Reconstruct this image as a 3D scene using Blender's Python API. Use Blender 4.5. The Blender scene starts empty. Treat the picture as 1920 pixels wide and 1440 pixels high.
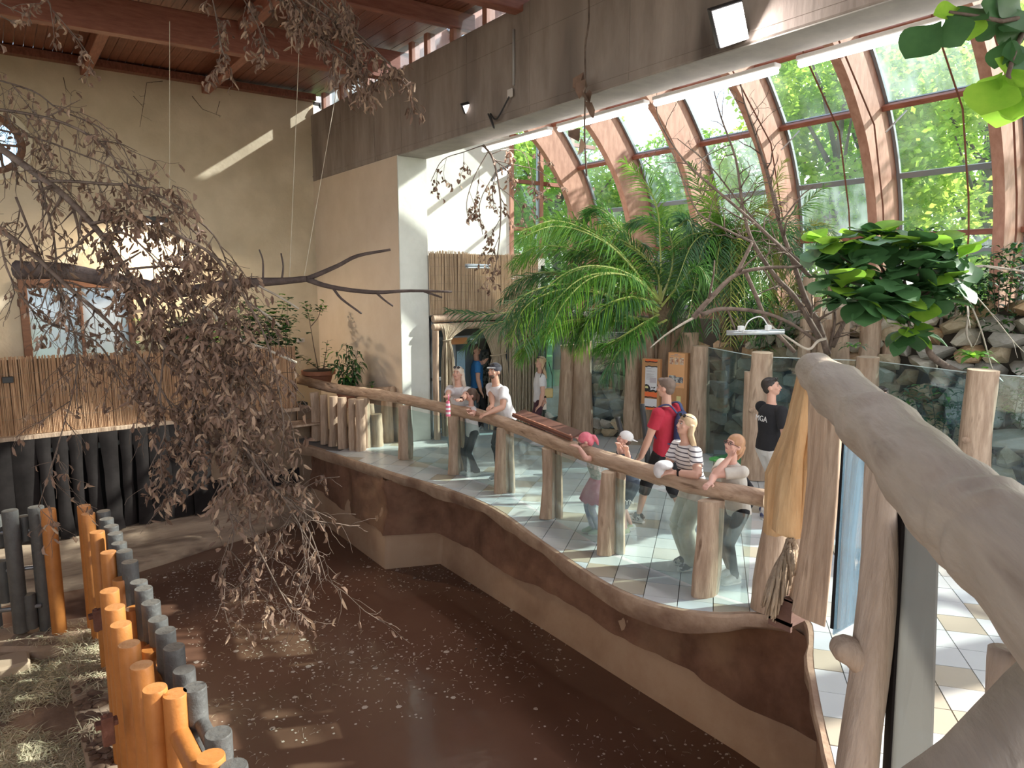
import bpy, bmesh, math, random
from mathutils import Vector, Matrix, noise
random.seed(7)
SC = bpy.context.scene
COL = SC.collection
PI = math.pi
# ---------------------------------------------------------------- camera
cam_d = bpy.data.cameras.new('camera'); cam = bpy.data.objects.new('camera', cam_d); COL.objects.link(cam)
EYE = Vector((0, 0, 3.05)); YAW = math.radians(36.2); PITCH = math.radians(8.03)
cam.location = EYE; cam.rotation_euler = (PI/2 - PITCH, 0, -YAW)
cam_d.sensor_width = 36.0; cam_d.lens = 1325/1920*36.0; cam_d.clip_start = 0.05; cam_d.clip_end = 300
SC.camera = cam
# ---------------------------------------------------------------- world, sun, exposure
w = bpy.data.worlds.new('sky'); SC.world = w; w.use_nodes = True
nt = w.node_tree; bg = nt.nodes['Background']; sk = nt.nodes.new('ShaderNodeTexSky')
sk.sky_type = 'NISHITA'; sk.sun_disc = False; sk.sun_elevation = math.radians(34); sk.sun_rotation = math.radians(113)
sk.air_density = 1.0; sk.dust_density = .3; sk.ozone_density = 3.0
_bw = nt.nodes.new('ShaderNodeRGBToBW'); nt.links.new(sk.outputs[0], _bw.inputs[0])     # thin bright cloud over the blue
_cl = nt.nodes.new('ShaderNodeMixRGB'); _cl.blend_type = 'MULTIPLY'; _cl.inputs[0].default_value = 1; _cl.inputs[2].default_value = (1.12,1.04,.96,1); nt.links.new(_bw.outputs[0], _cl.inputs[1])
_tc = nt.nodes.new('ShaderNodeTexCoord'); _no = nt.nodes.new('ShaderNodeTexNoise'); _no.inputs['Scale'].default_value = 2.6; _no.inputs['Detail'].default_value = 8; nt.links.new(_tc.outputs['Generated'], _no.inputs[0])
_rp = nt.nodes.new('ShaderNodeMapRange'); _rp.inputs[1].default_value = .38; _rp.inputs[2].default_value = .60; _rp.inputs[3].default_value = .35; _rp.inputs[4].default_value = 1.0; nt.links.new(_no.outputs[0], _rp.inputs[0])
_mx = nt.nodes.new('ShaderNodeMixRGB'); nt.links.new(_rp.outputs[0], _mx.inputs[0]); nt.links.new(sk.outputs[0], _mx.inputs[1]); nt.links.new(_cl.outputs[0], _mx.inputs[2]); nt.links.new(_mx.outputs[0], bg.inputs[0]); bg.inputs[1].default_value = 0.36
sd = bpy.data.lights.new('sun', 'SUN'); sd.energy = 6.5; sd.angle = math.radians(0.7); sd.color = (1.0, .93, .82)
sun = bpy.data.objects.new('sun', sd); COL.objects.link(sun)
sun.rotation_euler = Vector((-.80, .36, -.56)).to_track_quat('-Z', 'Y').to_euler()
SC.view_settings.view_transform = 'Standard'; SC.view_settings.look = 'None'
SC.view_settings.exposure = 0.85; SC.view_settings.gamma = 1; SC.view_settings.use_curve_mapping = False
SC.cycles.max_bounces = 8; SC.cycles.diffuse_bounces = 5; SC.cycles.glossy_bounces = 3
SC.cycles.transmission_bounces = 6; SC.cycles.transparent_max_bounces = 24
SC.cycles.caustics_reflective = False; SC.cycles.caustics_refractive = False
SC.cycles.use_denoising = True; SC.cycles.sample_clamp_indirect = 4.0

# ---------------------------------------------------------------- survey helpers: sight lines from the camera station met with real planes
_F = Vector((math.sin(YAW)*math.cos(PITCH), math.cos(YAW)*math.cos(PITCH), -math.sin(PITCH)))
_R = Vector((math.cos(YAW), -math.sin(YAW), 0)); _U = _R.cross(_F)
def sight(x, y): return _F + _R*((x-960)/1325) - _U*((y-720)/1325)
def on_z(x, y, z): r = sight(x, y); return EYE + r*((z-EYE.z)/r.z)
def on_x(x, y, X): r = sight(x, y); return EYE + r*(X/r.x)
def on_y(x, y, Y): r = sight(x, y); return EYE + r*(Y/r.y)
def at(x, y, D): return EYE + sight(x, y)*D

# ---------------------------------------------------------------- materials
MATS = {}
def mat(name, col, rough=.7, col2=None, scale=4, stretch=(1,1,1), detail=6, bump=0, bscale=None, spec=.5, metal=0, emit=0, contrast=(.35,.65),
        col3=None, scale3=1.0, c3=(.55,.7), trans=0, alpha=1, space='Object', wave=None, sub=0, coat=0):
    if name in MATS: return MATS[name]
    m = bpy.data.materials.new(name); m.use_nodes = True; n = m.node_tree.nodes; l = m.node_tree.links
    b = n['Principled BSDF']; b.inputs['Base Color'].default_value = (*col, 1); b.inputs['Roughness'].default_value = rough
    b.inputs['Specular IOR Level'].default_value = spec; b.inputs['Metallic'].default_value = metal
    if trans: b.inputs['Transmission Weight'].default_value = trans
    if coat: b.inputs['Coat Weight'].default_value = coat
    if alpha < 1: b.inputs['Alpha'].default_value = alpha
    if emit: b.inputs['Emission Color'].default_value = (*col, 1); b.inputs['Emission Strength'].default_value = emit
    tc = n.new('ShaderNodeTexCoord'); mp = n.new('ShaderNodeMapping'); mp.inputs['Scale'].default_value = stretch
    l.new(tc.outputs[space], mp.inputs[0])
    out = None
    if col2:
        tn = n.new('ShaderNodeTexNoise'); tn.inputs['Scale'].default_value = scale; tn.inputs['Detail'].default_value = detail
        tn.inputs['Roughness'].default_value = .62
        l.new(mp.outputs[0], tn.inputs[0])
        rp = n.new('ShaderNodeValToRGB'); rp.color_ramp.elements[0].position = contrast[0]; rp.color_ramp.elements[1].position = contrast[1]
        rp.color_ramp.elements[0].color = (*col, 1); rp.color_ramp.elements[1].color = (*col2, 1)
        l.new(tn.outputs[0], rp.inputs[0]); out = rp.outputs[0]
        if col3:
            t3 = n.new('ShaderNodeTexNoise'); t3.inputs['Scale'].default_value = scale3; t3.inputs['Detail'].default_value = 8
            l.new(mp.outputs[0], t3.inputs[0]); r3 = n.new('ShaderNodeValToRGB')
            r3.color_ramp.elements[0].position = c3[0]; r3.color_ramp.elements[1].position = c3[1]
            l.new(t3.outputs[0], r3.inputs[0]); mx = n.new('ShaderNodeMixRGB'); l.new(r3.outputs[0], mx.inputs[0])
            l.new(out, mx.inputs[1]); mx.inputs[2].default_value = (*col3, 1); out = mx.outputs[0]
        l.new(out, b.inputs['Base Color'])
    if bump:
        bn = n.new('ShaderNodeTexNoise'); bn.inputs['Scale'].default_value = bscale or scale*3; bn.inputs['Detail'].default_value = 8
        l.new(mp.outputs[0], bn.inputs[0]); bp = n.new('ShaderNodeBump'); bp.inputs['Strength'].default_value = bump
        bp.inputs['Distance'].default_value = .03
        l.new(bn.outputs[0], bp.inputs['Height']); l.new(bp.outputs[0], b.inputs['Normal'])
    if sub:   # light through a thin leaf
        tr = n.new('ShaderNodeBsdfTranslucent'); ms = n.new('ShaderNodeMixShader'); ms.inputs[0].default_value = sub
        if out: l.new(out, tr.inputs[0])
        else: tr.inputs[0].default_value = (*col, 1)
        l.new(b.outputs[0], ms.inputs[1]); l.new(tr.outputs[0], ms.inputs[2]); l.new(ms.outputs[0], n['Material Output'].inputs[0])
    MATS[name] = m; return m
def glass_mat(name, tint=(1,1,1), haze=.0, hazecol=(.8,.9,1), haze_stretch=None, refl=1.0, rough=.02, hmin=.15):
    if name in MATS: return MATS[name]
    m = bpy.data.materials.new(name); m.use_nodes = True; n = m.node_tree.nodes; l = m.node_tree.links
    n.remove(n['Principled BSDF'])
    t = n.new('ShaderNodeBsdfTransparent'); t.inputs[0].default_value = (*tint, 1)
    g = n.new('ShaderNodeBsdfGlossy'); g.inputs['Roughness'].default_value = rough
    lw = n.new('ShaderNodeLayerWeight'); lw.inputs[0].default_value = .5
    pw_ = n.new('ShaderNodeMath'); pw_.operation = 'POWER'; pw_.inputs[1].default_value = 4.5; l.new(lw.outputs['Facing'], pw_.inputs[0])
    ml = n.new('ShaderNodeMath'); ml.operation = 'MULTIPLY_ADD'; ml.inputs[1].default_value = .85*min(1,refl); ml.inputs[2].default_value = .04*refl; l.new(pw_.outputs[0], ml.inputs[0])
    m1 = n.new('ShaderNodeMixShader'); l.new(ml.outputs[0], m1.inputs[0]); l.new(t.outputs[0], m1.inputs[1]); l.new(g.outputs[0], m1.inputs[2])
    out = m1
    if haze:   # streaky haze and reflections painted into the pane; dirt on the grey one
        d = n.new('ShaderNodeBsdfTranslucent'); d.inputs[0].default_value = (*hazecol, 1)
        d2 = n.new('ShaderNodeBsdfDiffuse'); d2.inputs[0].default_value = (*hazecol, 1)
        dm = n.new('ShaderNodeMixShader'); l.new(d.outputs[0], dm.inputs[1]); l.new(d2.outputs[0], dm.inputs[2])
        tc = n.new('ShaderNodeTexCoord'); mp = n.new('ShaderNodeMapping'); mp.inputs['Scale'].default_value = haze_stretch or (1,1,.5)
        l.new(tc.outputs['Object'], mp.inputs[0]); tn = n.new('ShaderNodeTexNoise'); tn.inputs['Scale'].default_value = 1.3; tn.inputs['Detail'].default_value = 7
        l.new(mp.outputs[0], tn.inputs[0]); rp = n.new('ShaderNodeMapRange'); rp.inputs[1].default_value = .38; rp.inputs[2].default_value = .72
        rp.inputs[3].default_value = haze*hmin; rp.inputs[4].default_value = haze; l.new(tn.outputs[0], rp.inputs[0])
        m2 = n.new('ShaderNodeMixShader'); l.new(rp.outputs[0], m2.inputs[0]); l.new(m1.outputs[0], m2.inputs[1]); l.new(dm.outputs[0], m2.inputs[2]); out = m2
    l.new(out.outputs[0], n['Material Output'].inputs[0]); MATS[name] = m; return m

PLASTER = mat('plaster_beige', (.60,.51,.36), .9, (.72,.62,.46), 1.2, bump=.25, bscale=14, col3=(.46,.39,.28), scale3=.7, c3=(.5,.85))
PLASTER_S = mat('plaster_side', (.68,.56,.43), .9, (.74,.62,.49), 1.5, bump=.2, bscale=14)
WHITE_W = mat('plaster_white', (.78,.80,.74), .85, (.66,.68,.62), 1.6, bump=.15, bscale=12)
CONCRETE = mat('concrete', (.225,.185,.16), .9, (.36,.305,.265), 2.6, (1,1,.25), bump=.4, bscale=9, col3=(.10,.08,.068), scale3=1.3, c3=(.56,.75))
CONC_L = mat('concrete_soffit', (.33,.31,.28), .9, (.42,.39,.35), 3, bump=.1)
RED_WOOD = mat('red_wood', (.25,.09,.06), .5, (.36,.145,.10), 3, (1.2,8,8), bump=.1, bscale=20)
RED_WOOD_Y = mat('red_wood_long', (.25,.09,.06), .5, (.38,.155,.105), 3, (8,1,8), bump=.1, bscale=20)
BOARD = mat('board_dark_red', (.17,.06,.038), .45, (.29,.11,.07), 3, (9,.7,4), bump=.1, bscale=20)
RIB_WOOD = mat('rib_wood', (.40,.19,.13), .55, (.54,.29,.21), 3, (3,3,1), bump=.1)
LOG = mat('log_wood', (.33,.225,.155), .75, (.55,.41,.30), 3.2, (4,4,.55), bump=.5, bscale=7, col3=(.17,.10,.06), scale3=3.4, c3=(.62,.74))
LOG_Y = mat('log_gold', (.40,.24,.11), .7, (.62,.42,.23), 3, (4,4,.5), bump=.5, bscale=7, col3=(.20,.115,.06), scale3=3, c3=(.62,.72))
LOG_G = mat('log_grey', (.30,.225,.17), .7, (.45,.36,.29), 3, (5,5,.6), bump=.5, bscale=7, col3=(.15,.10,.075), scale3=4, c3=(.63,.72))
RAILG = mat('rail_grey', (.30,.25,.20), .6, (.43,.37,.31), 2.2, (2,2,2), bump=.35, bscale=7, col3=(.17,.12,.09), scale3=2.2, c3=(.6,.75))
for _m,_rz,_sc in ((RAILG, math.radians(-12), (1.6,.22,.22)),):
    _mp = [q for q in _m.node_tree.nodes if q.type == 'MAPPING'][0]; _mp.vector_type = 'TEXTURE'; _mp.inputs['Rotation'].default_value = (0,0,_rz); _mp.inputs['Scale'].default_value = _sc
LOGR = mat('log_rail', (.34,.225,.15), .7, (.54,.39,.28), 3.2, (5,.8,5), bump=.5, bscale=7, col3=(.17,.10,.06), scale3=3.0, c3=(.62,.74))
LOGEND = mat('log_cut_end', (.46,.35,.24), .8, (.56,.44,.32), 9, bump=.2)
MUD = mat('mud_wall_rough', (.15,.075,.045), .95, (.27,.145,.09), 2.2, bump=1.0, bscale=5, col3=(.38,.25,.15), scale3=.7, c3=(.55,.8))
MUD_S = mat('mud_wall_smooth', (.52,.37,.25), .85, (.42,.27,.17), 1.1, bump=.25, bscale=7, col3=(.24,.13,.08), scale3=.8, c3=(.55,.85))
CURB = mat('curb_concrete', (.30,.20,.135), .9, (.45,.33,.235), 3, bump=.6, bscale=9, col3=(.20,.12,.08), scale3=2, c3=(.5,.7))
BLACK = mat('black_rubber', (.014,.012,.012), .9, (.026,.022,.022), 3, bump=.1, spec=.15)
ALU = mat('grey_aluminium', (.30,.34,.38), .4, metal=.3)
ORANGE = mat('orange_paint', (.44,.165,.04), .45, (.54,.21,.055), 5, bump=.12, bscale=30, col3=(.30,.10,.03), scale3=6, c3=(.66,.74))
GREYP = mat('grey_paint', (.085,.083,.082), .55, (.12,.118,.115), 6, bump=.35, bscale=22)
EARTH = mat('earth', (.26,.17,.12), .95, (.38,.27,.19), 2, bump=.7, bscale=8)
DARKMETAL = mat('dark_metal', (.03,.03,.032), .5)
LAMP = mat('lamp_on', (1,.93,.90), .5, emit=3)
TUBE = mat('tube_on', (1,.95,.93), .5, emit=7)

# ---------------------------------------------------------------- mesh helpers
def tag(o, label=None, cat=None, group=None, kind=None):
    if label: o['label'] = label
    if cat: o['category'] = cat
    if group: o['group'] = group
    if kind: o['kind'] = kind
    return o
def empty(name, loc=(0,0,0), rz=0, label=None, cat=None, group=None, kind=None, parent=None):
    o = bpy.data.objects.new(name, None); COL.objects.link(o); o.location = loc; o.rotation_euler = (0,0,rz); o.empty_display_size = .1
    if parent: o.parent = parent
    return tag(o, label, cat, group, kind)
def link(name, me, parent=None, loc=None, rot=None, scale=None):
    o = bpy.data.objects.new(name, me); COL.objects.link(o)
    if parent: o.parent = parent
    if loc is not None: o.location = loc
    if rot is not None: o.rotation_euler = rot
    if scale is not None: o.scale = scale
    return o
class MB:
    def __init__(s): s.v = []; s.f = []; s.m = []; s.mi = 0
    def add(s, vs, fs):
        k = len(s.v); s.v += [tuple(v) for v in vs]; s.f += [tuple(i+k for i in f) for f in fs]; s.m += [s.mi]*len(fs); return s
    def box(s, a, b):
        x0,y0,z0 = a; x1,y1,z1 = b
        return s.add([(x0,y0,z0),(x1,y0,z0),(x1,y1,z0),(x0,y1,z0),(x0,y0,z1),(x1,y0,z1),(x1,y1,z1),(x0,y1,z1)],
              [(0,3,2,1),(4,5,6,7),(0,1,5,4),(1,2,6,5),(2,3,7,6),(3,0,4,7)])
    def obox(s, c, ax, ay, az):   # centre and three half axes
        c = Vector(c); ax = Vector(ax); ay = Vector(ay); az = Vector(az)
        vs = [c+ax*i+ay*j+az*k for k in (-1,1) for i,j in ((-1,-1),(1,-1),(1,1),(-1,1))]
        return s.add(vs, [(0,3,2,1),(4,5,6,7),(0,1,5,4),(1,2,6,5),(2,3,7,6),(3,0,4,7)])
    def beam(s, a, b, wd, ht, up=(0,0,1)):
        a = Vector(a); b = Vector(b); d = (b-a); sd_ = d.cross(Vector(up)).normalized(); u = sd_.cross(d).normalized()
        return s.obox((a+b)/2, d/2, sd_*wd/2, u*ht/2)
    def prism(s, poly, z0, z1):
        n_ = len(poly); vs = [(x,y,z0) for x,y in poly] + [(x,y,z1) for x,y in poly]
        return s.add(vs, [tuple(range(n_-1,-1,-1)), tuple(range(n_,2*n_))] + [(i,(i+1)%n_,n_+(i+1)%n_,n_+i) for i in range(n_)])
    def tube(s, pts, rad, n=8, cap=True, ex=1.0, jit=0, seed=0, rid=None):
        pts = [Vector(p) for p in pts]; m_ = len(pts)
        if not hasattr(rad, '__len__'): rad = [rad]*m_
        k = len(s.v); t0 = (pts[1]-pts[0]).normalized(); a = t0.orthogonal().normalized()
        if abs(t0.z) < .9: a = t0.cross(Vector((0,0,1))).normalized()
        for i,p in enumerate(pts):
            t = (pts[min(i+1,m_-1)]-pts[max(i-1,0)]).normalized()
            a = (a - t*a.dot(t)); a = a.normalized() if a.length > 1e-6 else t.orthogonal().normalized()
            b_ = t.cross(a)
            for j in range(n):
                an = 2*PI*j/n; r = rad[i]
                if jit: r *= 1 + jit*noise.noise(Vector((math.cos(an)*1.3, math.sin(an)*1.3, i*.35+seed*7.3)))
                s.v.append(tuple(p + (a*math.cos(an) + b_*math.sin(an)*ex)*r))
        for i in range(m_-1):
            for j in range(n):
                s.f.append((k+i*n+j, k+i*n+(j+1)%n, k+(i+1)*n+(j+1)%n, k+(i+1)*n+j)); s.m.append(s.mi)
        if cap:
            s.f.append(tuple(k+j for j in range(n-1,-1,-1))); s.f.append(tuple(k+(m_-1)*n+j for j in range(n))); s.m += [s.mi]*2
        return s
    def ell(s, c, r, nu=12, nv=8, rot=None):
        c = Vector(c); k = len(s.v); R_ = rot or Matrix.Identity(3)
        vs = [c + R_ @ Vector((0,0,r[2]))]
        for i in range(1,nv):
            th = PI*i/nv
            for j in range(nu):
                ph = 2*PI*j/nu; vs.append(c + R_ @ Vector((r[0]*math.sin(th)*math.cos(ph), r[1]*math.sin(th)*math.sin(ph), r[2]*math.cos(th))))
        vs.append(c - R_ @ Vector((0,0,r[2])))
        fs = [(0,1+j,1+(j+1)%nu) for j in range(nu)]
        for i in range(nv-2):
            for j in range(nu): fs.append((1+i*nu+j, 1+(i+1)*nu+j, 1+(i+1)*nu+(j+1)%nu, 1+i*nu+(j+1)%nu))
        L = len(vs)-1; b0 = 1+(nv-2)*nu
        fs += [(L, b0+(j+1)%nu, b0+j) for j in range(nu)]
        return s.add(vs, fs)
    def mesh(s, name, mats, smooth=False):
        me = bpy.data.meshes.new(name); me.from_pydata(s.v, [], s.f)
        for m_ in (mats if isinstance(mats, (list,tuple)) else [mats]): me.materials.append(m_)
        me.polygons.foreach_set('material_index', s.m)
        if smooth: me.polygons.foreach_set('use_smooth', [True]*len(s.f))
        me.update(); return me
    def build(s, name, mats, parent=None, smooth=False, loc=None, rot=None, bevel=0, sharp=None):
        me = s.mesh(name, mats, smooth)
        if smooth and sharp is not None:
            try: me.set_sharp_from_angle(angle=math.radians(sharp))
            except Exception: pass
        o = link(name, me, parent, loc, rot)
        if bevel: md = o.modifiers.new('b','BEVEL'); md.width = bevel; md.segments = 1; md.limit_method = 'ANGLE'
        return o
def struct(o): o['kind'] = 'structure'; return o
def slab_holes(name, outline, holes, thick, M, m, parent=None):
    cu = bpy.data.curves.new(name, 'CURVE'); cu.dimensions = '2D'; cu.fill_mode = 'BOTH'; cu.extrude = thick/2
    for lp in [outline]+holes:
        sp = cu.splines.new('POLY'); sp.points.add(len(lp)-1); sp.use_cyclic_u = True
        for i,(x,y) in enumerate(lp): sp.points[i].co = (x,y,0,1)
    t = bpy.data.objects.new('t', cu); COL.objects.link(t); bpy.context.view_layer.update()
    me = bpy.data.meshes.new_from_object(t.evaluated_get(bpy.context.evaluated_depsgraph_get()))
    bpy.data.objects.remove(t); bpy.data.curves.remove(cu)
    me.transform(M); me.name = name; me.materials.clear(); me.materials.append(m)
    return link(name, me, parent)
def rail_path(pts, n=8):   # Catmull-Rom
    P = [Vector(p) for p in pts]; P = [P[0]*2-P[1]] + P + [P[-1]*2-P[-2]]; out = []
    for i in range(1, len(P)-2):
        for k in range(n):
            t = k/n; a,b,c,d = P[i-1:i+3]
            out.append(.5*((2*b)+(c-a)*t+(2*a-5*b+4*c-d)*t*t+(3*b-a-3*c+d)*t**3))
    out.append(P[-2]); return out
def lerp(a,b,t): return a+(b-a)*t
# a standing log with a cut top: bark side material 0, cut ends material 1
def log_mesh(h, r, seed=0, flare=.06, m=None, n=12, bend=.03, half=1.0, knot=None, top_tilt=0):
    mb = MB(); rows = max(4, int(h/.22)); rnd = random.Random(seed); pts=[]; rad=[]
    ox, oy = rnd.uniform(-1,1)*bend, rnd.uniform(-1,1)*bend
    for i in range(rows+1):
        t = i/rows; pts.append((ox*math.sin(t*3+seed), oy*math.sin(t*4+seed*2), h*t))
        rad.append(r*(1+flare*(1-t)*2-.06*t + rnd.uniform(-.05,.05)))
    mb.tube(pts, rad, n, ex=half, jit=.16, seed=seed)
    k = len(mb.f); mb.m[k-1] = 1; mb.m[k-2] = 1
    if knot:
        kz, ka, kr = knot; c = Vector((math.cos(ka)*r, math.sin(ka)*r*half, kz)); mb.tube([c*1.0-Vector((math.cos(ka),math.sin(ka),0))*r*.6, c+Vector((math.cos(ka)*kr*.4, math.sin(ka)*kr*.4, kr*.3)), c+Vector((math.cos(ka)*kr*.9, math.sin(ka)*kr*.9, kr*.5))], [kr*1.3, kr, kr*.5], 8)
    return mb.mesh('log', [m or LOG, LOGEND], True)
def finish_log(o):
    try: o.data.set_sharp_from_angle(angle=math.radians(50))
    except Exception: pass
    return o
# ================================================================ THE SETTING
WZ = -1.63
# --- back wall with a window and a round window
Mw = Matrix.Translation((0,16.40,0)) @ Matrix.Rotation(PI/2, 4, 'X')
rc = on_y(-20, 268, 16.3); RR = .56
circ = [(rc.x + RR*math.cos(a*PI/20), rc.z + RR*math.sin(a*PI/20)) for a in range(40)]
wb = slab_holes('wall_back', [(-5,-2.2),(6.3,-2.2),(6.3,7.36),(-5,7.36)], [[(.50,1.2),(2.28,1.2),(2.28,3.0),(.50,3.0)], circ], .2, Mw, PLASTER); struct(wb)
wf = slab_holes('wall_back_white', [(6.84,-.3),(11.84,-.3),(11.84,9.4),(6.84,9.4)], [], .2, Mw, WHITE_W); struct(wf)
wl = struct(slab_holes('wall_left', [(-3,-2.2),(16.5,-2.2),(16.5,7.36),(-3,7.36)], [[(a,2.2),(a+2.7,2.2),(a+2.7,6.9),(a,6.9)] for a in (-2.4,.8,4.0,7.2,10.4)], .2, Matrix.Translation((-5.1,0,0)) @ Matrix(((0,0,1,0),(1,0,0,0),(0,1,0,0),(0,0,0,1))), PLASTER))
w7 = struct(empty('window_added'))  # unseen windows, added with their openings to bring in sky light from the left
for a in (-2.4,.8,4.0,7.2,10.4):
    MB().box((-5.1,a,2.2),(-5.09,a+2.7,6.9)).build('pane', glass_mat('added_pane', (.95,.97,1), .1), w7)
    for b_ in ((-5.15,a+1.32,2.2,-5.05,a+1.38,6.9),(-5.15,a,4.5,-5.05,a+2.7,4.56)): MB().box(b_[:3],b_[3:]).build('mullion', RED_WOOD, w7)
ws = struct(MB().box((6.23,12.1,-1.9),(6.83,16.3,5.40)).build('wall_side', PLASTER_S))
pl = struct(MB().box((6.232,12.07,-.2),(6.832,12.098,5.40)).build('wall_pillar_face', WHITE_W))
# window_1 and window_2 (round)
BROWN = mat('brown_frame', (.16,.07,.035), .5, (.22,.10,.05), 4, (1,1,6))
wn = struct(empty('window_1'))
mb = MB()
for a,b in (((.42,16.26,1.2),(.56,16.46,3.0)),((2.22,16.26,1.2),(2.34,16.46,3.0)),((.42,16.26,2.98),(2.34,16.46,3.16)),((1.38,16.28,1.2),(1.44,16.44,3.0))): mb.box(a,b)
mb.build('window_frame', BROWN, wn, bevel=.01)
MB().box((.56,16.36,1.2),(2.22,16.37,2.98)).build('pane', glass_mat('bright_haze_pane', (.75,.85,.95), .85, (.85,.93,1), hmin=.75), wn)  # pale haze in the pane colour stands for the bright whitish view
w2 = struct(empty('window_2'))
mb = MB()
for k in range(40):
    a0,a1 = k*PI/20,(k+1)*PI/20
    q = [(rc.x+r*math.cos(a), y, rc.z+r*math.sin(a)) for a in (a0,a1) for r,y in ((RR-.01,16.22),(RR+.10,16.22),(RR+.10,16.30),(RR-.01,16.45))]
    mb.add(q, [(0,1,5,4),(1,2,6,5),(0,4,7,3)])
mb.build('window_frame', mat('cream_frame', (.78,.72,.56), .8), w2)
mb = MB()
for k in range(40):
    a0,a1 = k*PI/20,(k+1)*PI/20
    q = [(rc.x+r*math.cos(a), 16.38, rc.z+r*math.sin(a)) for a in (a0,a1) for r in (RR-.14,RR)]
    mb.add(q, [(0,1,3,2)])
mb.beam((rc.x-RR,16.385,rc.z),(rc.x+RR,16.385,rc.z),.03,.04); mb.beam((rc.x,16.385,rc.z-RR),(rc.x,16.385,rc.z+RR),.03,.04,(0,1,0))
mb.build('sash', BROWN, w2)
MB().add([(rc.x+RR*math.cos(a*PI/20),16.42,rc.z+RR*math.sin(a*PI/20)) for a in range(40)], [tuple(range(40))]).build('pane', glass_mat('pane_blue', (.55,.75,.95), .35, (.6,.8,1)), w2)

# --- concrete beam
bmn = struct(empty('trim_1'))
mb = MB(); mb.box((6.23,-4,5.40),(6.83,16.3,6.87)); bo = mb.build('concrete_beam', CONCRETE, bmn, bevel=.015)
MB().box((6.245,-4,5.385),(6.83,12.07,5.398)).build('soffit', CONC_L, bmn)
mb = MB()
for z in (5.5,6.42): mb.box((6.222,-4,z),(6.232,16.3,z+.018))
for y in (3.2,4.7,6.2,8.1,9.7,11.9,13.0,14.6,15.4): mb.box((6.224,y,5.42),(6.2325,y+.02,6.86))
mb.build('formwork_ridge', CONCRETE, bmn)
# --- timber roof: glulams, purlins, boards
cl = struct(empty('ceiling'))
bd = MB().box((0,0,0),(.142,13.6,.03)).mesh('plank', BOARD)
x = -5.0; i = 0
while x < 6.6:
    zz = 7.25 + (x+5)*.012 + (.004 if i%2 else 0)
    o = link('plank', bd, cl, (x, 3.0, zz)); x += .15; i += 1
MB().box((-5.2,-3,7.45),(6.75,16.5,7.5)).build('roof_deck', BOARD, cl)
o = link('plank', MB().box((-5,-3,7.26),(6.6,3,7.29)).mesh('plank', BOARD), cl)
for y,zb,h,wd in ((12.35,6.62,.50,.2),(8.35,6.62,.50,.2),(4.35,6.62,.5,.2),(10.3,6.98,.26,.14),(.35,6.62,.5,.2)):
    mb = MB(); mb.beam((-5,y,zb+h/2-.06),(6.75,y,zb+h/2+.16),wd,h); mb.build('glulam_beam' if h>.4 else 'rafter', RED_WOOD, cl, bevel=.012)
for xx,y0,y1 in [(a,12.45,16.3) for a in (-2.6,-.4,1.80,3.98)]+[(a,b,c) for a in (-3.6,-1.2,1.22,3.62) for b,c in ((8.45,12.25),(4.45,8.25),(.45,4.25))]:
    if 1:
        MB().box((xx-.08,y0,7.00),(xx+.08,y1,7.24)).build('purlin', RED_WOOD_Y, cl, bevel=.01)
# wall plate at the head of the back wall
MB().box((-5,16.1,7.16),(6.3,16.3,7.3)).build('wall_plate', BOARD, cl)
# --- clerestory between beam and roof
ct = struct(empty('window_3'))
for k,y in enumerate([15.9,14.9,13.6,12.6,11.75,11.2,10.35,9.4,8.5,7.2,5.9,4.6]):
    MB().box((6.36,y-.06,6.87),(6.52,y+.06,7.30)).build('post', RIB_WOOD, ct, bevel=.006)
MB().box((6.42,-3,6.88),(6.43,16.2,7.32)).build('pane', glass_mat('clerestory_pane', (.9,.95,1), .25), ct)
MB().box((6.38,-3,6.87),(6.5,16.2,6.91)).build('sill', RIB_WOOD, ct)
# steel rod behind clerestory panes
# --- glazed vault: ribs
PROF = [(7.0,8.55),(8.2,8.5),(9.4,8.32),(10.5,8.0),(11.4,7.57),(12.12,7.1),(12.61,6.68),(13.03,6.2),(13.37,5.74),(13.67,5.15),(13.88,4.55),(13.98,4.1),(14.02,3.6),(14.02,2.4),(14.02,0)]
prof = [Vector((a,0,b)) for a,b in PROF]
profs = rail_path(prof, 3)
ext = []
for i,p in enumerate(profs):
    t = (profs[min(i+1,len(profs)-1)]-profs[max(i-1,0)]).normalized(); n_ = Vector((-t.z,0,t.x))
    ext.append(p + n_*.92)
if ext[10].z < profs[10].z: ext = [p*2-e for p,e in zip(profs,ext)]
mb = MB(); N = len(profs); W2 = .09
vs = []
for p,e in zip(profs,ext): vs += [(p.x,-W2,p.z),(e.x,-W2,e.z),(e.x,W2,e.z),(p.x,W2,p.z)]
fs = [(0,1,2,3),(4*N-4,4*N-1,4*N-2,4*N-3)]
for i in range(N-1):
    for j in range(4): fs.append((4*i+j,4*i+4+j,4*i+4+(j+1)%4,4*i+(j+1)%4))
mb.add(vs, fs); rib = mb.mesh('arched_rib', RIB_WOOD)
bmx = bmesh.new(); bmx.from_mesh(rib); bmesh.ops.recalc_face_normals(bmx, faces=bmx.faces); bmx.to_mesh(rib); bmx.free()
RIBY = [15.83-2.158*k for k in range(-0,9)]
gv = struct(empty('window_4'))
for y in RIBY: link('arched_rib', rib, gv, (0,y,0))
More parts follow.
